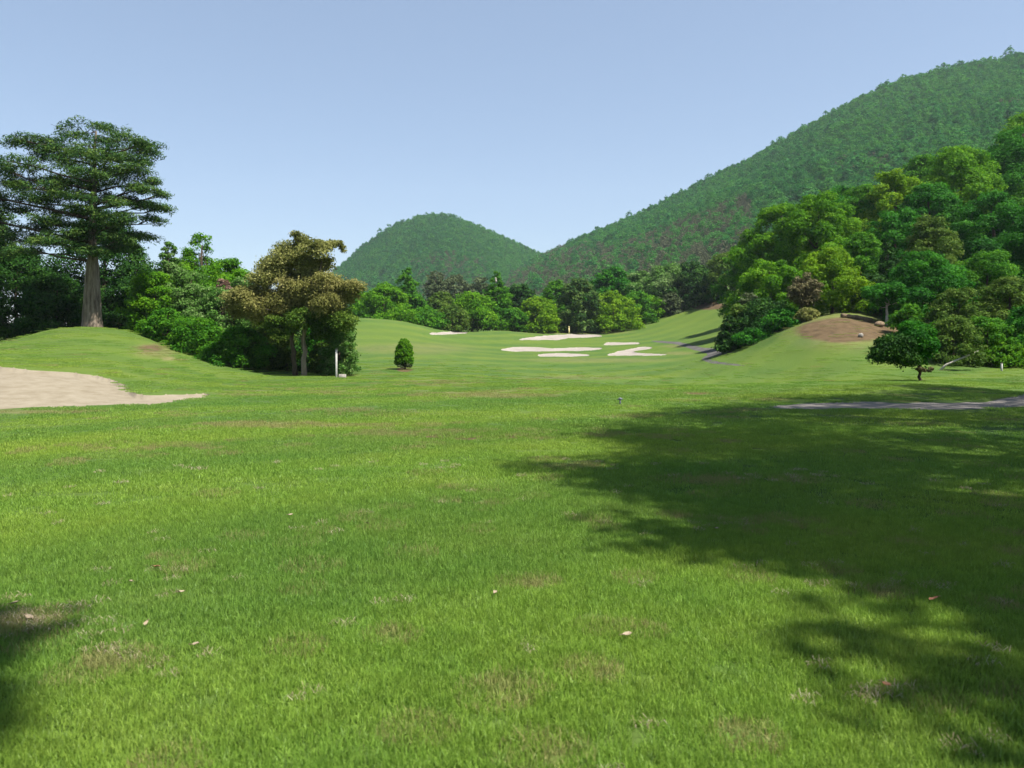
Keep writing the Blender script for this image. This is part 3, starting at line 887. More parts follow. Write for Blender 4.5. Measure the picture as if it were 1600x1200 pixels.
tree(800, 140, 478, 50, 'bush', 'mid', 'low green bush at the foot of the bluish dark tree', cat='bush')
tree(841, 143, 458, 64, 'broad', 'yellow', 'yellow green tree left of the dark pine above the far bunkers', cb=0)
tree(868, 156, 432, 62, 'broad', 'mid', 'green tree whose top shows between the yellow green tree and the dark pine', cb=0)
tree(905, 146, 428, 78, 'broad', 'pine', 'dark pine in the middle of the far tree line behind the yellow post', cb=0.08, leaf=0.9)
tree(958, 147, 450, 72, 'broad', 'yellow', 'bright lime tree just right of the dark pine', cb=0)
tree(955, 164, 408, 74, 'broad', 'deep', 'deep green tree towering behind the bright lime tree', cb=0)
tree(995, 152, 452, 58, 'broad', 'mid', 'mid green tree between the bright lime tree and the sloping fairway', cb=0)
tree(1000, 168, 418, 60, 'broad', 'pale', 'pale round tree behind the right part of the far tree line', cb=0)
tree(1040, 160, 410, 92, 'broad', 'pale', 'large pale green tree at the top of the sloping fairway', cb=0)
tree(1020, 154, 458, 44, 'bush', 'bright', 'bright bush at the lower edge of the sloping fairway', cat='bush')
tree(1048, 154, 456, 36, 'bush', 'brown', 'small brownish bush in front of the large pale green tree', cat='bush', dens=0.7)
tree(1080, 158, 405, 72, 'broad', 'dark', 'dark tree at the crest right of the large pale green tree', cb=0)
tree(1110, 153, 432, 52, 'bush', 'dark', 'dark bush at the top edge of the sloping fairway', cat='bush')
tree(1135, 150, 388, 74, 'broad', 'olive', 'olive tree with pale sprigs at the end of the sloping fairway', cb=0)
tree(680, 215, 412, 50, 'broad', 'brown', 'thin brownish tree, leftmost of those behind the far tree line', cb=0.1, dens=0.6)
tree(712, 225, 420, 66, 'broad', 'brown', 'thin grey brown tree, middle one of those behind the far tree line', cb=0.1, dens=0.6)
tree(750, 220, 424, 58, 'broad', 'brown', 'thin brownish tree just left of the tall pointed tree with the pale trunk', cb=0.1, dens=0.6)

# ------------------------------------------------------------------ the wood on the right
tree(1448, 122, 226, 110, 'broad', 'mid', 'mid green tree showing between the lime tree and the tallest tree of the right wood', cb=0)
tree(1560, 116, 214, 120, 'broad', 'mid', 'mid green tree right beside the tallest tree of the right wood', cb=0)
tree(1610, 128, 150, 150, 'broad', 'bright', 'highest bright tree in the top right corner of the wood', cb=0)
tree(1625, 96, 240, 130, 'broad', 'mid', 'mid green tree cut off by the right edge below the highest bright one', cb=0)
tree(1310, 118, 276, 100, 'broad', 'deep', 'deep green tree at the back between the two broad bright trees', cb=0)
tree(1400, 90, 315, 110, 'broad', 'deep', 'deep green tree under the lime tree in the right wood', cb=0)
tree(1175, 112, 362, 92, 'broad', 'mid', 'green tree at the left end of the right wood', cb=0)
tree(1215, 96, 300, 110, 'broad', 'bright', 'big bright tree on the left shoulder of the right wood', cb=0, dens=1.1)
tree(1275, 92, 286, 128, 'broad', 'bright', 'bright broad tree above the bronze sapling in the right wood', cb=0, dens=1.1)
tree(1205, 84, 395, 100, 'broad', 'bright', 'bright green tree low on the left side of the right wood', cb=0)
tree(1345, 104, 275, 96, 'broad', 'mid', 'mid green tree behind the bright broad tree of the right wood', cb=0)
tree(1395, 100, 246, 112, 'broad', 'yellow', 'lime green tree left of the tallest one in the right wood', cb=0, dens=1.1)
tree(1500, 104, 200, 140, 'broad', 'bright', 'tallest tree of the right wood with a yellow green top', cb=0, dens=1.1)
tree(1588, 108, 168, 150, 'broad', 'deep', 'deep green tree high on the slope at the right edge', cb=0, dens=1.1)
tree(1455, 96, 268, 110, 'broad', 'deep', 'deep green tree below the tallest one in the right wood', cb=0, dens=1.1)
tree(1550, 90, 280, 130, 'broad', 'deep', 'broad deep green tree halfway up the right edge of the wood', cb=0, dens=1.1)
tree(1455, 82, 322, 90, 'broad', 'olive', 'olive feathery tree in the centre of the right wood', cb=0)
tree(1300, 74, 380, 120, 'broad', 'yellow', 'yellow green tree standing over the bare earth mound', cb=0.05, dens=1.1)
tree(1345, 80, 350, 70, 'broad', 'mid', 'green tree in the gap behind the yellow green one over the mound', cb=0)
tree(1362, 74, 425, 70, 'bush', 'dark', 'dark bush in the shade behind the bare earth mound', cat='bush')
tree(1440, 70, 382, 140, 'broad', 'deep', 'rounded deep green tree at the right end of the bare earth mound', cb=0.04, dens=1.1)
tree(1388, 75, 372, 70, 'cone', 'dark', 'dark pointed tree between the yellow green and the rounded deep green trees')
tree(1540, 72, 380, 120, 'broad', 'mid', 'mid green tree above the bamboo coloured shrubs at the right', cb=0)
tree(1625, 76, 300, 130, 'broad', 'deep', 'deep green tree half cut off by the right edge', cb=0)
tree(1500, 60, 440, 90, 'broad', 'olive', 'olive shrubby tree behind the small ball-headed tree', cb=0)
tree(1578, 60, 418, 110, 'broad', 'olive', 'tall olive shrub at the right end of the wood edge', cb=0)
tree(1490, 53, 490, 86, 'bush', 'olive', 'olive bush beside the small ball-headed tree', cat='bush')
tree(1542, 54, 488, 86, 'bush', 'mid', 'green bush along the wood edge left of the small white stake', cat='bush')
tree(1605, 54, 470, 90, 'bush', 'deep', 'deep green bush at the right edge above the grass', cat='bush')
tree(1570, 52.5, 528, 60, 'bush', 'bright', 'low bright bush behind the small white stake', cat='bush')
tree(1192, 73, 462, 84, 'bush', 'dark', 'big dark bush behind the left foot of the bare mound', cat='bush')
tree(1225, 70.5, 480, 66, 'bush', 'deep', 'deep green bush against the left side of the bare mound', cat='bush')
tree(1158, 74, 468, 50, 'bush', 'olive', 'olive bush above the bend of the cart path', cat='bush')
tree(1140, 72.5, 488, 44, 'spire', 'dark', 'small dark feathery shrub beside the cart path', cat='bush', name='bush')
tree(1178, 70.5, 512, 60, 'bush', 'deep', 'low spreading bush on the edge of the cart path bend', cat='bush')
tree(1254, 70, 425, 56, 'broad', 'rust', 'bronze brown sapling at the left top of the bare mound', cb=0.2, dens=0.8)
tree(1262, 69, 480, 36, 'bush', 'gold', 'small golden shrub at the foot of the bronze brown sapling', cat='bush')
tree(1172, 78, 448, 46, 'bush', 'brown', 'grey brown twiggy bush above the big dark bush', cat='bush', dens=0.6)
tree(1386, 67, 440, 76, 'broad', 'deep', 'young tree with a thin pale trunk on top of the bare mound', cb=0.42, bark='palebark', trunk_r=0.13)
tree(1420, 62, 470, 50, 'bush', 'mid', 'green bush at the right shoulder of the bare mound', cat='bush')
tree(1452, 56, 500, 50, 'bush', 'mid', 'mid green bush right behind the small ball-headed tree', cat='bush')

# the small tree with a ball-shaped head
clump_tree('ball_headed_tree', 'small tree with a rounded lopsided head on a thin bare trunk before the right wood', 1437, 36.5, [
    ('crown', 'deep', [(1436, 515, 20, 14), (1445, 535, 16, 22), (1428, 540, 18, 20), (1440, 558, 18, 14), (1420, 528, 14, 14), (1450, 520, 10, 12)]),
    ('side_shade_foliage', 'dark', [(1398, 548, 26, 22), (1378, 556, 14, 14), (1412, 560, 20, 16), (1405, 532, 20, 12), (1385, 535, 12, 8)]),  # dark leaf colour paints in the shaded left side of the head
    ('dead_twigs', 'rust', [(1440, 577, 16, 4), (1415, 550, 6, 12)]),
], [('darkbark', [(1437, 596), (1437, 585), (1437, 570), (1438, 540), (1438, 515)], [2.6, 2.2, 2.0, 1.5, 0.8])], 31, dens=1.4, size=0.12)

# leaning pale sapling at the edge of the wood
def leaning_sapling():
    rng = np.random.default_rng(77)
    d = 50.0
    x = (1468 - 800) / F * d
    base = np.array([x, d, gz(x, d)])
    root = empty('leaning_sapling', tuple(base), 'pale leaning sapling with thin leaves at the wood edge right of the ball-headed tree', 'tree')
    P = np.array([at(1468, 580, d), at(1476, 570, d), at(1490, 563, d), at(1505, 556, d), at(1520, 548, d)]) - base
    s = Shape()
    s.tube(P - np.array([0, 0.6, 0]) * np.linspace(0, 1, 5)[:, None], [0.09, 0.075, 0.06, 0.045, 0.02], 8, rng, 0.08)
    obj('trunk', s.mesh('trunk', M['palebark']), root)
    C = [P[3] + rng.standard_normal(3) * 0.25 + np.array([0, -0.5, 0.25]) for _ in range(10)]
    obj('crown', leaf_mesh('crown', rng, C, [(0.25, 0.25, 0.12)] * 10, 700, 0.16, M['olive']), root)
leaning_sapling()

# ------------------------------------------------------------------ tall trees right of the view whose shade falls on the turf
def shade_tree(x, y, h, w, cb, mat, dens=20000, gaps=1.0, branches=12, bend=0.04):
    _seed[0] += 1
    rng = np.random.default_rng(_seed[0])
    z = gz(x, y) - 0.05
    root = empty('broadleaf_tree', (x, y, z), 'unseen tall leafy tree beyond the right edge, shading the grass', 'tree', 'shade trees right of the fairway')
    C, Rd = envelope(rng, 'broad', h, w, cb)
    k = rng.random(len(C)) < gaps          # an open crown lets flecks of sun through
    C, Rd = C[k], Rd[k]
    obj('crown', leaf_mesh('crown', rng, C, Rd, dens, 0.24, M[mat]), root)
    obj('trunk', trunk_mesh(rng, C, h, 0.02 * h, M['darkbark'], branches=branches, bend=bend), root)
SHADE = [(19.7, 16.6, 25, 9.5, 0.28, 'mid', 9000, 0.5), (16.0, 11.9, 24, 8.5, 0.28, 'mid', 9500, 0.5), (12.3, 8.2, 22, 7.6, 0.28, 'deep', 9000, 0.45), (10.9, 4.2, 18.5, 6.6, 0.3, 'mid', 11000, 0.6), (9.7, -0.35, 14, 5.0, 0.3, 'deep', 13000, 0.75), (8.9, 2.8, 14.5, 5.0, 0.35, 'mid', 11000, 0.6), (24.0, 11.5, 23, 10, 0.2, 'mid', 9000, 0.5), (18.0, 5.4, 20, 8, 0.2, 'deep', 12000, 0.6), (14.0, -0.5, 17, 7, 0.2, 'mid', 14000, 0.8),
         (24.0, 20.5, 24, 10, 0.2, 'deep', 12000, 0.6), (12.5, -6.0, 17, 8, 0.15, 'deep', 14000, 1), (19.0, -4.0, 19, 9, 0.15, 'mid', 14000, 1), (27.0, 2.0, 22, 11, 0.1, 'deep', 14000, 1), (31.0, 17.0, 24, 12, 0.1, 'mid', 14000, 1), (33.0, 28.0, 23, 11, 0.1, 'deep', 14000, 1)]  # the full crowns are unseen trees added to block skylight over the turf
for a in SHADE:
    shade_tree(*a)
shade_tree(3.78, -1.7, 17.0, 3.4, 0.72, 'mid', 9000, 1.0, 0, 0.004)

# ------------------------------------------------------------------ posts, stones and other small things
def box(s, c, sx, sy, sz, b=0.02, rot=0.0):
    """a block with chamfered edges, standing on c"""
    pts = []
    for zz, ins in ((0, b), (b, 0), (sz - b, 0), (sz, b)):
        w, d_ = sx / 2 - ins, sy / 2 - ins
        e = b if ins == 0 else b * 0.6
        for (x, y) in ((-w + e, -d_), (w - e, -d_), (w, -d_ + e), (w, d_ - e), (w - e, d_), (-w + e, d_), (-w, d_ - e), (-w, -d_ + e)):
            pts.append((c[0] + x * math.cos(rot) - y * math.sin(rot), c[1] + x * math.sin(rot) + y * math.cos(rot), c[2] + zz))
    q = []
    for r in range(3):
        for k in range(8):
            q.append((r * 8 + k, r * 8 + (k + 1) % 8, (r + 1) * 8 + (k + 1) % 8, (r + 1) * 8 + k))
    t = [(24, 24 + k, 24 + k + 1) for k in range(1, 7)] + [(0, k + 1, k) for k in range(1, 7)]
    s.add(pts, q, t)

def spot(px, d):
    x = (px - 800) / F * d
    return (x, d, gz(x, d))

p = spot(525.5, 45.5)
r = empty('post', p, 'weathered white post under the light green shrub beside the bronze tree', 'post')
s = Shape(); box(s, (0, 0, -0.2), 0.11, 0.11, 1.75, 0.02, 0.3); obj('shaft', s.mesh('shaft', M['white'], False), r)
s = Shape(); box(s, (0, 0, 1.55), 0.13, 0.13, 0.07, 0.02, 0.3); obj('cap', s.mesh('cap', M['stone'], False), r)

def stone(px, d, w, h, mat, name, label, seed, cat='stone'):
    rng = np.random.default_rng(seed)
    x, y, z = spot(px, d)
    nu, nv = 16, 9
    V = []
    for i in range(nv + 1):
        ph = math.pi * i / nv
        for j in range(nu):
            th = 2 * math.pi * j / nu
            q = 1 + 0.16 * math.sin(2 * th + seed) * math.sin(ph) + 0.1 * math.sin(5 * th + 2 * ph + seed) + 0.04 * rng.standard_normal()
            V.append((w / 2 * math.sin(ph) * math.cos(th) * q, w * 0.36 * math.sin(ph) * math.sin(th) * q, h * 0.42 + h * 0.58 * math.cos(ph) * q))
    quads = [(i * nu + j, i * nu + (j + 1) % nu, (i + 1) * nu + (j + 1) % nu, (i + 1) * nu + j) for i in range(nv) for j in range(nu)]
    o = obj(name, make_mesh(name, np.array(V), [np.array(quads)[:, ::-1]], M[mat], smooth=False))
    o.location = (x, y, z)
    return tag(o, label, cat)

x, y, z = spot(535, 45)
s = Shape(); box(s, (0, 0, -0.1), 0.42, 0.34, 0.30, 0.03, 0.2)
o = obj('stone_block', s.mesh('stone_block', M['stone'], False)); o.location = (x, y, z)
tag(o, 'low grey stone block beside the foot of the white post', 'stone')
stone(1345, 60, 0.35, 0.3, 'stone', 'stone', 'small pale stone on the grass below the bare mound', 3)
stone(1368, 55, 0.6, 0.28, 'stone', 'stone', 'flat grey stone left of the small ball-headed tree', 4)
stone(1374, 65, 0.9, 0.42, 'wood', 'stump', 'brown stump on the bare mound beside the young thin-trunked tree', 6, 'stump')
stone(1398, 66.5, 0.9, 0.4, 'wood', 'stump', 'second brown stump just right of the young thin-trunked tree', 8, 'stump')

def log(px0, px1, d, r, label, seed):
    rng = np.random.default_rng(seed)
    x0, y0, z0 = spot(px0, d); x1, y1, z1 = spot(px1, d + 0.6)
    s = Shape()
    t = np.linspace(0, 1, 9)
    P = np.stack([t * (x1 - x0), t * (y1 - y0), t * (z1 - z0) + r * 0.7 + 0.03 * rng.standard_normal(9)], 1)
    s.tube(P, r * (1 - 0.25 * t), 10, rng, 0.08)
    o = obj('log', s.mesh('log', M['wood'])); o.location = (x0, y0, z0)
    tag(o, label, 'log')
log(1315, 1362, 67, 0.2, 'dark fallen log lying in the shade on the bare mound', 12)

p = spot(889, 142)
r = empty('marker_post', p, 'short pale yellow post behind the farthest bunker', 'post')
s = Shape(); s.tube([(0, 0, -0.2), (0, 0, 0.5), (0, 0, 1.15)], [0.12, 0.12, 0.11], 10); obj('shaft', s.mesh('shaft', M['yellowpaint']), r)
s = Shape(); s.tube([(0, 0, 1.14), (0, 0, 1.22), (0, 0, 1.28)], [0.15, 0.15, 0.05], 10); obj('cap', s.mesh('cap', M['yellowpaint']), r)

p = spot(1565, 49)
r = empty('stake', p, 'small white stake at the wood edge near the right side', 'post')
s = Shape(); box(s, (0, 0, -0.1), 0.10, 0.10, 0.52, 0.015, 0.2); obj('shaft', s.mesh('shaft', M['white'], False), r)
s = Shape(); box(s, (0, 0, 0.42), 0.12, 0.12, 0.05, 0.015, 0.2); obj('cap', s.mesh('cap', M['stone'], False), r)

p = spot(969, 21.6)
r = empty('sprinkler', p, 'small grey upright sprinkler head on the grass at the top edge of the shade', 'sprinkler')
s = Shape(); s.tube([(0, 0, -0.05), (0, 0, 0.06), (0, 0, 0.12)], [0.028, 0.022, 0.02], 10); obj('riser', s.mesh('riser', M['metal']), r)
s = Shape(); s.tube([(0, 0, 0.115), (0, 0, 0.135), (0, 0, 0.17), (0, 0, 0.18)], [0.03, 0.042, 0.04, 0.015], 12)
s.tube([(-0.075, 0, 0.12), (0, 0, 0.15), (0.075, 0, 0.135)], [0.012, 0.016, 0.012], 8); obj('nozzle', s.mesh('nozzle', M['metal']), r)

# fallen leaves lying on the near turf
def fallen_leaf(px, py, size, mat, label, seed, lift=0.045):
    rng = np.random.default_rng(seed)
    d = EYE * F / (py - HOR)
    x = (px - 800) / F * d
    nu = 9
    V, q = [], []
    curl = rng.uniform(0.25, 0.6)
    for i in range(nu):
        t = i / (nu - 1)
        w = 0.42 * math.sin(math.pi * t ** 0.8) ** 0.8 * (1 + 0.12 * math.sin(9 * t))
        for k, sd_ in enumerate((-1, -0.5, 0, 0.5, 1)):
            V.append(((t - 0.5) * size, sd_ * w * size / 2 * 1.2, size * (curl * (t - 0.5) ** 2 + 0.35 * sd_ * sd_ * w + 0.05 * math.sin(6 * t + 2 * sd_))))
    for i in range(nu - 1):
        for k in range(4):
            q.append((i * 5 + k, i * 5 + k + 1, (i + 1) * 5 + k + 1, (i + 1) * 5 + k))
    n = len(V)
    root = empty('fallen_leaf', (x, d, gz(x, d) + lift), label, 'leaf', 'fallen leaves on the near grass')
    root.rotation_euler = (rng.uniform(-0.3, 0.3), rng.uniform(-0.3, 0.3), rng.uniform(0, 6.28))
    obj('blade', make_mesh('blade', np.array(V), [np.array(q)], M[mat], smooth=True), root)
    s = Shape(); s.tube([(size * 0.48, 0, size * curl * 0.25), (size * 0.65, 0.01 * size, size * 0.12), (size * 0.8, 0.05 * size, size * 0.1)], [0.0022, 0.0018, 0.0015], 5)
    obj('stalk', s.mesh('stalk', M['wood']), root)
for i, (px, py, sz, mt, lab) in enumerate([
    (244, 912, 0.10, 'leafred', 'reddish dead leaf on the grass above the left straw patch'),
    (284, 953, 0.07, 'leaftan', 'pale curled leaf just right of the left straw patch'),
    (305, 1039, 0.07, 'leaftan', 'tan leaf below the left straw patch towards the middle'),
    (980, 1013, 0.085, 'leaftan', 'large tan leaf lying alone in the lower middle'),
    (773, 946, 0.07, 'leaftan', 'pale leaf in the sunny middle left of the shade'),
    (1459, 951, 0.085, 'leafred', 'orange red leaf lying in the dark shade at the right'),
    (1385, 1091, 0.075, 'leafred', 'rusty leaf in sunlit grass near the lower right shade edge'),
    (454, 824, 0.075, 'leaftan', 'small pale leaf farther off on the left lawn'),
    (573, 836, 0.07, 'leaftan', 'small pale leaf right of the other one on the far left lawn'),
    (25, 968, 0.085, 'leaftan', 'long pale leaf at the left edge beside the straw'),
    (45, 993, 0.10, 'leaftan', 'biggest pale leaf in the straw patch at the left edge'),
    (205, 936, 0.07, 'leaftan', 'pale leaf at the top of the left straw patch'),
    (228, 1004, 0.06, 'leaftan', 'tiny pale leaf between the two left straw patches'),
    (1120, 838, 0.06, 'leaftan', 'pale leaf on the sunlit edge of the shade'),
]):
    fallen_leaf(px, py, sz * 0.68, mt, lab, 500 + i)

# ------------------------------------------------------------------ scattered stuff: hill woods and turf
def scatter(name, pts, rz, sc, pick, protos, kind='stuff', label=None, cat=None, tilt=None):
    me = bpy.data.meshes.new(name)
    me.vertices.add(len(pts))
    me.vertices.foreach_set('co', np.asarray(pts, np.float32).ravel())
    a = me.attributes.new('rot', 'FLOAT_VECTOR', 'POINT')
    rv_ = np.zeros((len(pts), 3), np.float32); rv_[:, 2] = rz
    a.data.foreach_set('vector', rv_.ravel())
    a = me.attributes.new('size', 'FLOAT', 'POINT'); a.data.foreach_set('value', np.asarray(sc, np.float32))
    a = me.attributes.new('pick', 'INT', 'POINT'); a.data.foreach_set('value', np.asarray(pick, np.int32))
    o = obj(name, me)
    ng = bpy.data.node_groups.new(name + '_scatter', 'GeometryNodeTree')
    ng.interface.new_socket('Geometry', in_out='INPUT', socket_type='NodeSocketGeometry')
    ng.interface.new_socket('Geometry', in_out='OUTPUT', socket_type='NodeSocketGeometry')
    gi = ng.nodes.new('NodeGroupInput'); go = ng.nodes.new('NodeGroupOutput')
    iop = ng.nodes.new('GeometryNodeInstanceOnPoints')
    jn = ng.nodes.new('GeometryNodeJoinGeometry')
    for pr in protos[::-1]:        # the join keeps the last link first
        oi = ng.nodes.new('GeometryNodeObjectInfo')
        oi.inputs['Object'].default_value = pr
        g2 = ng.nodes.new('GeometryNodeGeometryToInstance')
        ng.links.new(oi.outputs['Geometry'], g2.inputs[0])
        ng.links.new(g2.outputs[0], jn.inputs[0])
    def na(nm, dt):
        n = ng.nodes.new('GeometryNodeInputNamedAttribute'); n.data_type = dt
        n.inputs['Name'].default_value = nm
        return next(s_ for s_ in n.outputs if s_.enabled and s_.name == 'Attribute')
    ng.links.new(gi.outputs[0], iop.inputs['Points'])
    ng.links.new(jn.outputs[0], iop.inputs['Instance'])
    iop.inputs['Pick Instance'].default_value = True
    ng.links.new(na('pick', 'INT'), iop.inputs['Instance Index'])
    e2r = ng.nodes.new('FunctionNodeEulerToRotation')
    ng.links.new(na('rot', 'FLOAT_VECTOR'), e2r.inputs[0])
    ng.links.new(e2r.outputs[0], iop.inputs['Rotation'])
    ng.links.new(na('size', 'FLOAT'), iop.inputs['Scale'])
    ng.links.new(iop.outputs[0], go.inputs[0])
    md = o.modifiers.new('scatter', 'NODES'); md.node_group = ng
    return tag(o, label, cat, None, kind)

def proto(name, me):
    return bpy.data.objects.new(name, me)     # a pattern for scattering, not linked into the scene

def far_proto(i, mat, style, h, w, n, size):
    rng = np.random.default_rng(900 + i)
    C, Rd = envelope(rng, style, h, w, 0.05)
    return proto('far_crown', leaf_mesh('far_crown', rng, C[::2], Rd[::2] * 1.25, n, size, mat, inner=0.6))
FARS = [far_proto(i, M['farlight' if i in (1, 3) else 'far'], 'broad', 8.5 + 1.5 * (i % 3), 8.0 + i % 2, 420, 1.2) for i in range(5)]
FARD = [far_proto(10 + i, M['fardark'], 'cone', 10, 5.5, 320, 1.0) for i in range(2)]
FARB = [far_proto(20 + i, M['farbrown'], 'broad', 8, 6.5, 300, 0.9) for i in range(3)]

def on_mesh(P, q, Vp, n, rng, vmax=1.06, pxlim=(0, 1900)):
    a, b, c, d_ = (P[q[:, k]] for k in range(4))
    ar = np.linalg.norm(np.cross(c - a, d_ - b), axis=1) / 2
    cx = 800 + a[:, 0] / a[:, 1] * F
    ar = ar * (Vp[q].mean(1) < vmax) * (cx > pxlim[0]) * (cx < pxlim[1])
    k = rng.choice(len(q), n, p=ar / ar.sum())
    u, v = rng.random((2, n, 1))
    return (a[k] * (1 - u) + b[k] * u) * (1 - v) + (d_[k] * (1 - u) + c[k] * u) * v

def wood(name, src, n, seed, label, brown, pxlim, sc0):
    rng = np.random.default_rng(seed)
    pts = on_mesh(*src, n, rng, pxlim=pxlim)
    px = 800 + pts[:, 0] / pts[:, 1] * F; py = HOR - (pts[:, 2] - EYE) / pts[:, 1] * F
    nz = fnoise(pts[:, 0], pts[:, 1], 0.03, seed)
    nz2 = fnoise(pts[:, 0], pts[:, 1], 0.011, seed + 5) + 0.5 * fnoise(pts[:, 0], pts[:, 1], 0.045, seed + 6)
    lightwood = rng.random(n) < np.clip(0.5 + 0.45 * nz2, 0.08, 0.92)
    pick = np.where(lightwood, np.array([1, 3])[rng.integers(0, 2, n)], np.array([0, 2, 4])[rng.integers(0, 3, n)])
    conif = (rng.random(n) < 0.06 + 0.25 * (nz > 0.7))
    pick[conif] = 5 + rng.integers(0, 2, conif.sum())
    bm = brown(px, py, nz, rng.random(n))
    pick[bm] = 7 + rng.integers(0, 3, bm.sum())
    sc = sc0 * rng.uniform(0.55, 1.2, n) * (1 + 0.45 * (rng.random(n) < 0.04))
    pts[:, 2] -= 1.2 * sc
    return scatter(name, pts, rng.uniform(0, 6.28, n), sc, pick, FARS + FARD + FARB, label=label, cat='forest')
def brown_mount(px, py, nz, r):
    up = np.interp(px, [800, 850, 950, 1080, 1160, 1200], [396, 398, 388, 345, 318, 312]); lo = np.interp(px, [800, 1160], [470, 400])
    band = (py > up + 6 * nz) & (py < lo + 30) & (px < 1175)
    spots = (np.hypot((px - 1350) / 50, (py - 262) / 16) < 1) | (np.hypot((px - 1590) / 30, (py - 172) / 8) < 1)
    return (band & (r < 0.82)) | (spots & (r < 0.5))
def brown_cone(px, py, nz, r):
    return (py > 405 + 8 * nz) & (px > 640) & (px < 760) & (r < 0.55)
wood('mountain_woods', mount, 24000, 61, 'dense green forest covering the big mountain at the right', brown_mount, (760, 1800), 0.66)
wood('hill_woods', cone, 15000, 62, 'hazy green forest covering the cone shaped hill', brown_cone, (440, 1000), 0.72)

# turf: patches of blades, shorter and wider-set with distance
def patch(i, n, half, hgt, wid, mat, lean=0.35, straw=False, seg=2):
    rng = np.random.default_rng(1200 + i)
    th0 = rng.uniform(0, 6.283, n); q = half * np.sqrt(rng.random(n))
    b = np.stack([q * np.cos(th0), q * np.sin(th0), np.zeros(n) + (0.022 if straw else -0.004)], 1)
    th = rng.uniform(0, 6.283, n)
    L = hgt * rng.uniform(0.45, 1.15, n)
    W = wid * rng.uniform(0.7, 1.3, n)
    side = np.stack([np.cos(th), np.sin(th), np.zeros(n)], 1)
    ld = rng.uniform(0, 6.283, n)
    ln = np.abs(rng.normal(0, lean, n)) + 0.05
    if straw: ln = rng.uniform(0.9, 1.5, n)
    leanv = np.stack([np.cos(ld), np.sin(ld), np.zeros(n)], 1)
    up = np.array([0, 0, 1.0])
    mid = b + (up * np.cos(ln * 0.6)[:, None] + leanv * np.sin(ln * 0.6)[:, None]) * (L * 0.55)[:, None]
    tip = mid + (up * np.cos(ln * 1.5)[:, None] + leanv * np.sin(ln * 1.5)[:, None]) * (L * 0.5)[:, None]
    if straw:
        mid[:, 2] = np.maximum(mid[:, 2], 0.01) ; tip[:, 2] = np.abs(tip[:, 2]) * 0.6 + 0.006
    w2 = (W / 2)[:, None]
    V = np.stack([b - side * w2, b + side * w2, mid + side * w2 * 0.8, mid - side * w2 * 0.8, tip], 1).reshape(-1, 3)
    k = np.arange(n)[:, None] * 5
    t = np.clip(rng.beta(2.2, 2.2, n), 0, 0.96)
    t[rng.random(n) < 0.035] = 1.0
    return proto('turf_patch', make_mesh('turf_patch', V, [k + np.array([[0, 1, 2, 3]]), k + np.array([[3, 2, 4]])], mat, {'tint': np.repeat(t, 5)}))

def turf(name, d0, d1, step, protos, seed, label, dryness=None, keep=1.0, fade=None):
    rng = np.random.default_rng(seed)
    xs = np.arange(-0.72 * d1 - 2, 0.72 * d1 + 2, step); ys = np.arange(d0 * 0.8, d1, step)
    X, Y = np.meshgrid(xs, ys)
    X = X.ravel() + rng.uniform(-0.5, 0.5, X.size) * step; Y = Y.ravel() + rng.uniform(-0.5, 0.5, Y.size) * step
    m = (np.abs(X) < 0.70 * Y + 1.5) & (np.hypot(X, Y) > d0) & (np.hypot(X, Y) < d1) & (rng.random(len(X)) < keep)
    if fade:
        rr = np.hypot(X, Y)
        m &= rng.random(len(X)) < np.clip((d1 - rr) / fade, 0.0, 1)
    if dryness is not None:
        m &= rng.random(len(X)) < dryness(X, Y)
    X, Y = X[m], Y[m]
    Z = ground(X, Y)
    px = 800 + X / Y * F; py = HOR - (Z - EYE) / Y * F
    ok = np.ones(len(X), bool)
    for rg in (REG[0], REG[8]):
        ok &= ~(in_poly(px, py + 1.0, rg[4]) | in_poly(px, py - 1.0, rg[4]))
    bare = (np.hypot((px - 735) / 85, (py - 684) / 4.5) < 1) & (rng.random(len(px)) < 0.75)
    bare |= (np.hypot((px - 1360) / 90, (py - 922) / 5) < 1) & (rng.random(len(px)) < 0.7)
    ok &= ~bare
    X, Y, Z = X[ok], Y[ok], Z[ok]
    n = len(X)
    px = 800 + X / Y * F; py = HOR - (Z - EYE) / Y * F
    pick = rng.integers(0, len(protos), n)
    if dryness is None:
        half = len(protos) // 2
        pd = np.full(n, 0.05)
        for e in DRY:
            pd = np.maximum(pd, e[4] * np.clip((1.2 - np.hypot((px - e[0]) / e[2], (py - e[1]) / e[3])) * 1.6, 0, 1))
        pick = pick % half + half * (rng.random(n) < pd)
    sz = 0.85 + 0.28 * fnoise(X, Y, 1.1, 17) + rng.uniform(-0.12, 0.12, n)
    return scatter(name, np.stack([X, Y, Z], 1), rng.uniform(0, 6.28, n), np.clip(sz, 0.82, 1.3), pick, protos, label=label, cat='grass')

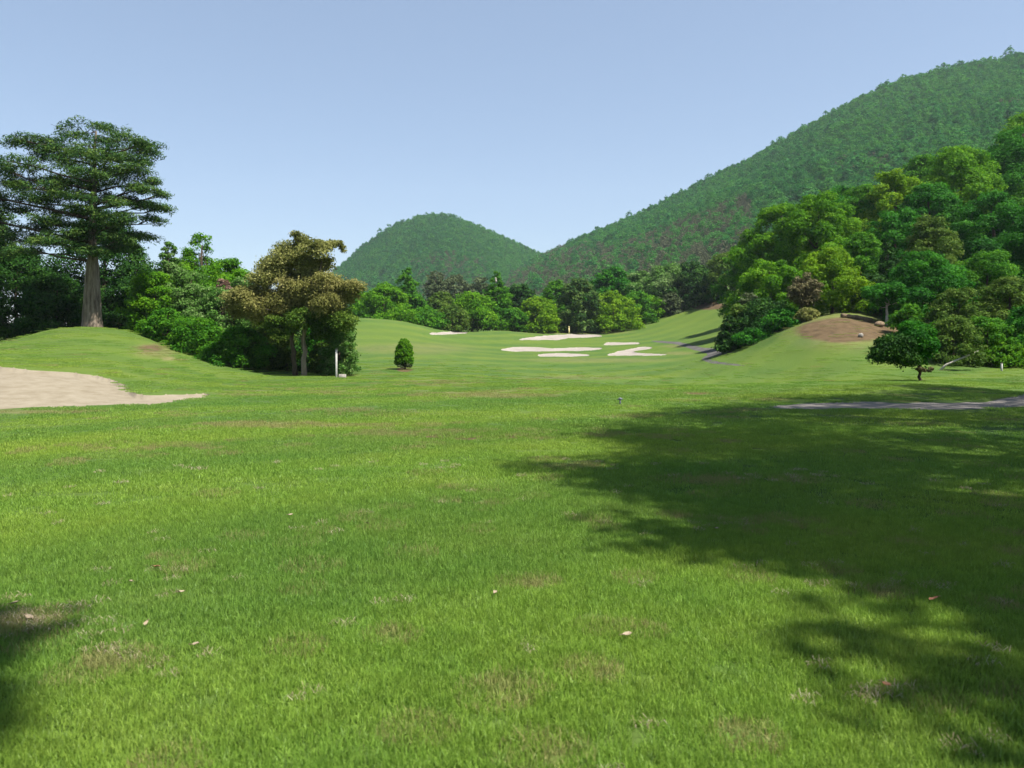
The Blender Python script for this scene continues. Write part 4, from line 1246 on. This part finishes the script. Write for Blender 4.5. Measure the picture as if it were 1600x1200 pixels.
def blades(i, *a):
    return [patch(i + k, *a[:4], M['blade'], 0.62) for k in range(a[4])] + [patch(i + 100 + k, *a[:4], M['tanblade'], 0.7) for k in range(a[4])]
NEAR = blades(0, 800, 0.20, 0.062, 0.0045, 6)
MIDP = blades(20, 650, 0.30, 0.052, 0.0068, 5)
FARP = blades(40, 650, 0.55, 0.045, 0.012, 5)
turf('grass', 2.2, 9.0, 0.185, NEAR, 71, 'short green turf blades in the near foreground', fade=1.5)
turf('grass', 7.6, 18.0, 0.33, MIDP, 72, 'mown green turf in the middle of the lawn', fade=4)
turf('grass', 14.0, 80.0, 0.62, FARP, 73, 'mown green turf farther up the fairway', fade=64)
def strawmap(X, Y):
    px = 800 + X / Y * F; py = HOR + EYE / Y * F
    o = np.zeros(len(X)) + 0.012
    for (cx, cy, rx, ry, k) in ((60, 985, 110, 32, 0.85), (190, 1035, 90, 30, 0.6), (200, 930, 130, 22, 0.3), (1360, 924, 105, 8, 1.0), (1385, 1095, 70, 22, 0.5), (1540, 1180, 70, 25, 0.5), (1150, 820, 100, 14, 0.3), (1220, 750, 90, 12, 0.3), (330, 1060, 90, 30, 0.2), (640, 940, 120, 30, 0.05)):
        o = np.maximum(o, k * np.clip(1.3 - np.hypot((px - cx) / rx, (py - cy) / ry), 0, 1))
    return o * (0.4 + 0.6 * (fnoise(X, Y, 6.0, 3) > 0))
STRAW = [patch(60 + i, 26, 0.07, 0.075, 0.004, M['straw'], straw=True) for i in range(5)]
so = turf('dry_straw', 2.4, 11, 0.085, STRAW, 74, 'dry pale straw lying in patches on the near turf', dryness=strawmap)

# ------------------------------------------------------------------ the air between here and the hills
def haze():
    x0, x1, y0, y1, z0, z1 = -1700, 1700, -1600, 1700, -40, 330
    V = [(x, y, z) for z in (z0, z1) for x, y in ((x0, y0), (x1, y0), (x1, y1), (x0, y1))]
    m, nt, out = new_mat('haze')
    v = N(nt, 'ShaderNodeVolumePrincipled')
    v.inputs['Color'].default_value = (0.78, 0.88, 1.0, 1)
    v.inputs['Density'].default_value = 0.00013
    v.inputs['Anisotropy'].default_value = 0.2
    nt.links.new(v.outputs[0], out.inputs['Volume'])
    o = obj('haze', make_mesh('haze', np.array(V), [np.array([(3, 2, 1, 0), (4, 5, 6, 7), (0, 1, 5, 4), (1, 2, 6, 5), (2, 3, 7, 6), (3, 0, 4, 7)])], m))
    tag(o, 'thin bluish haze in the air over the whole course', 'haze', None, 'stuff')
haze()
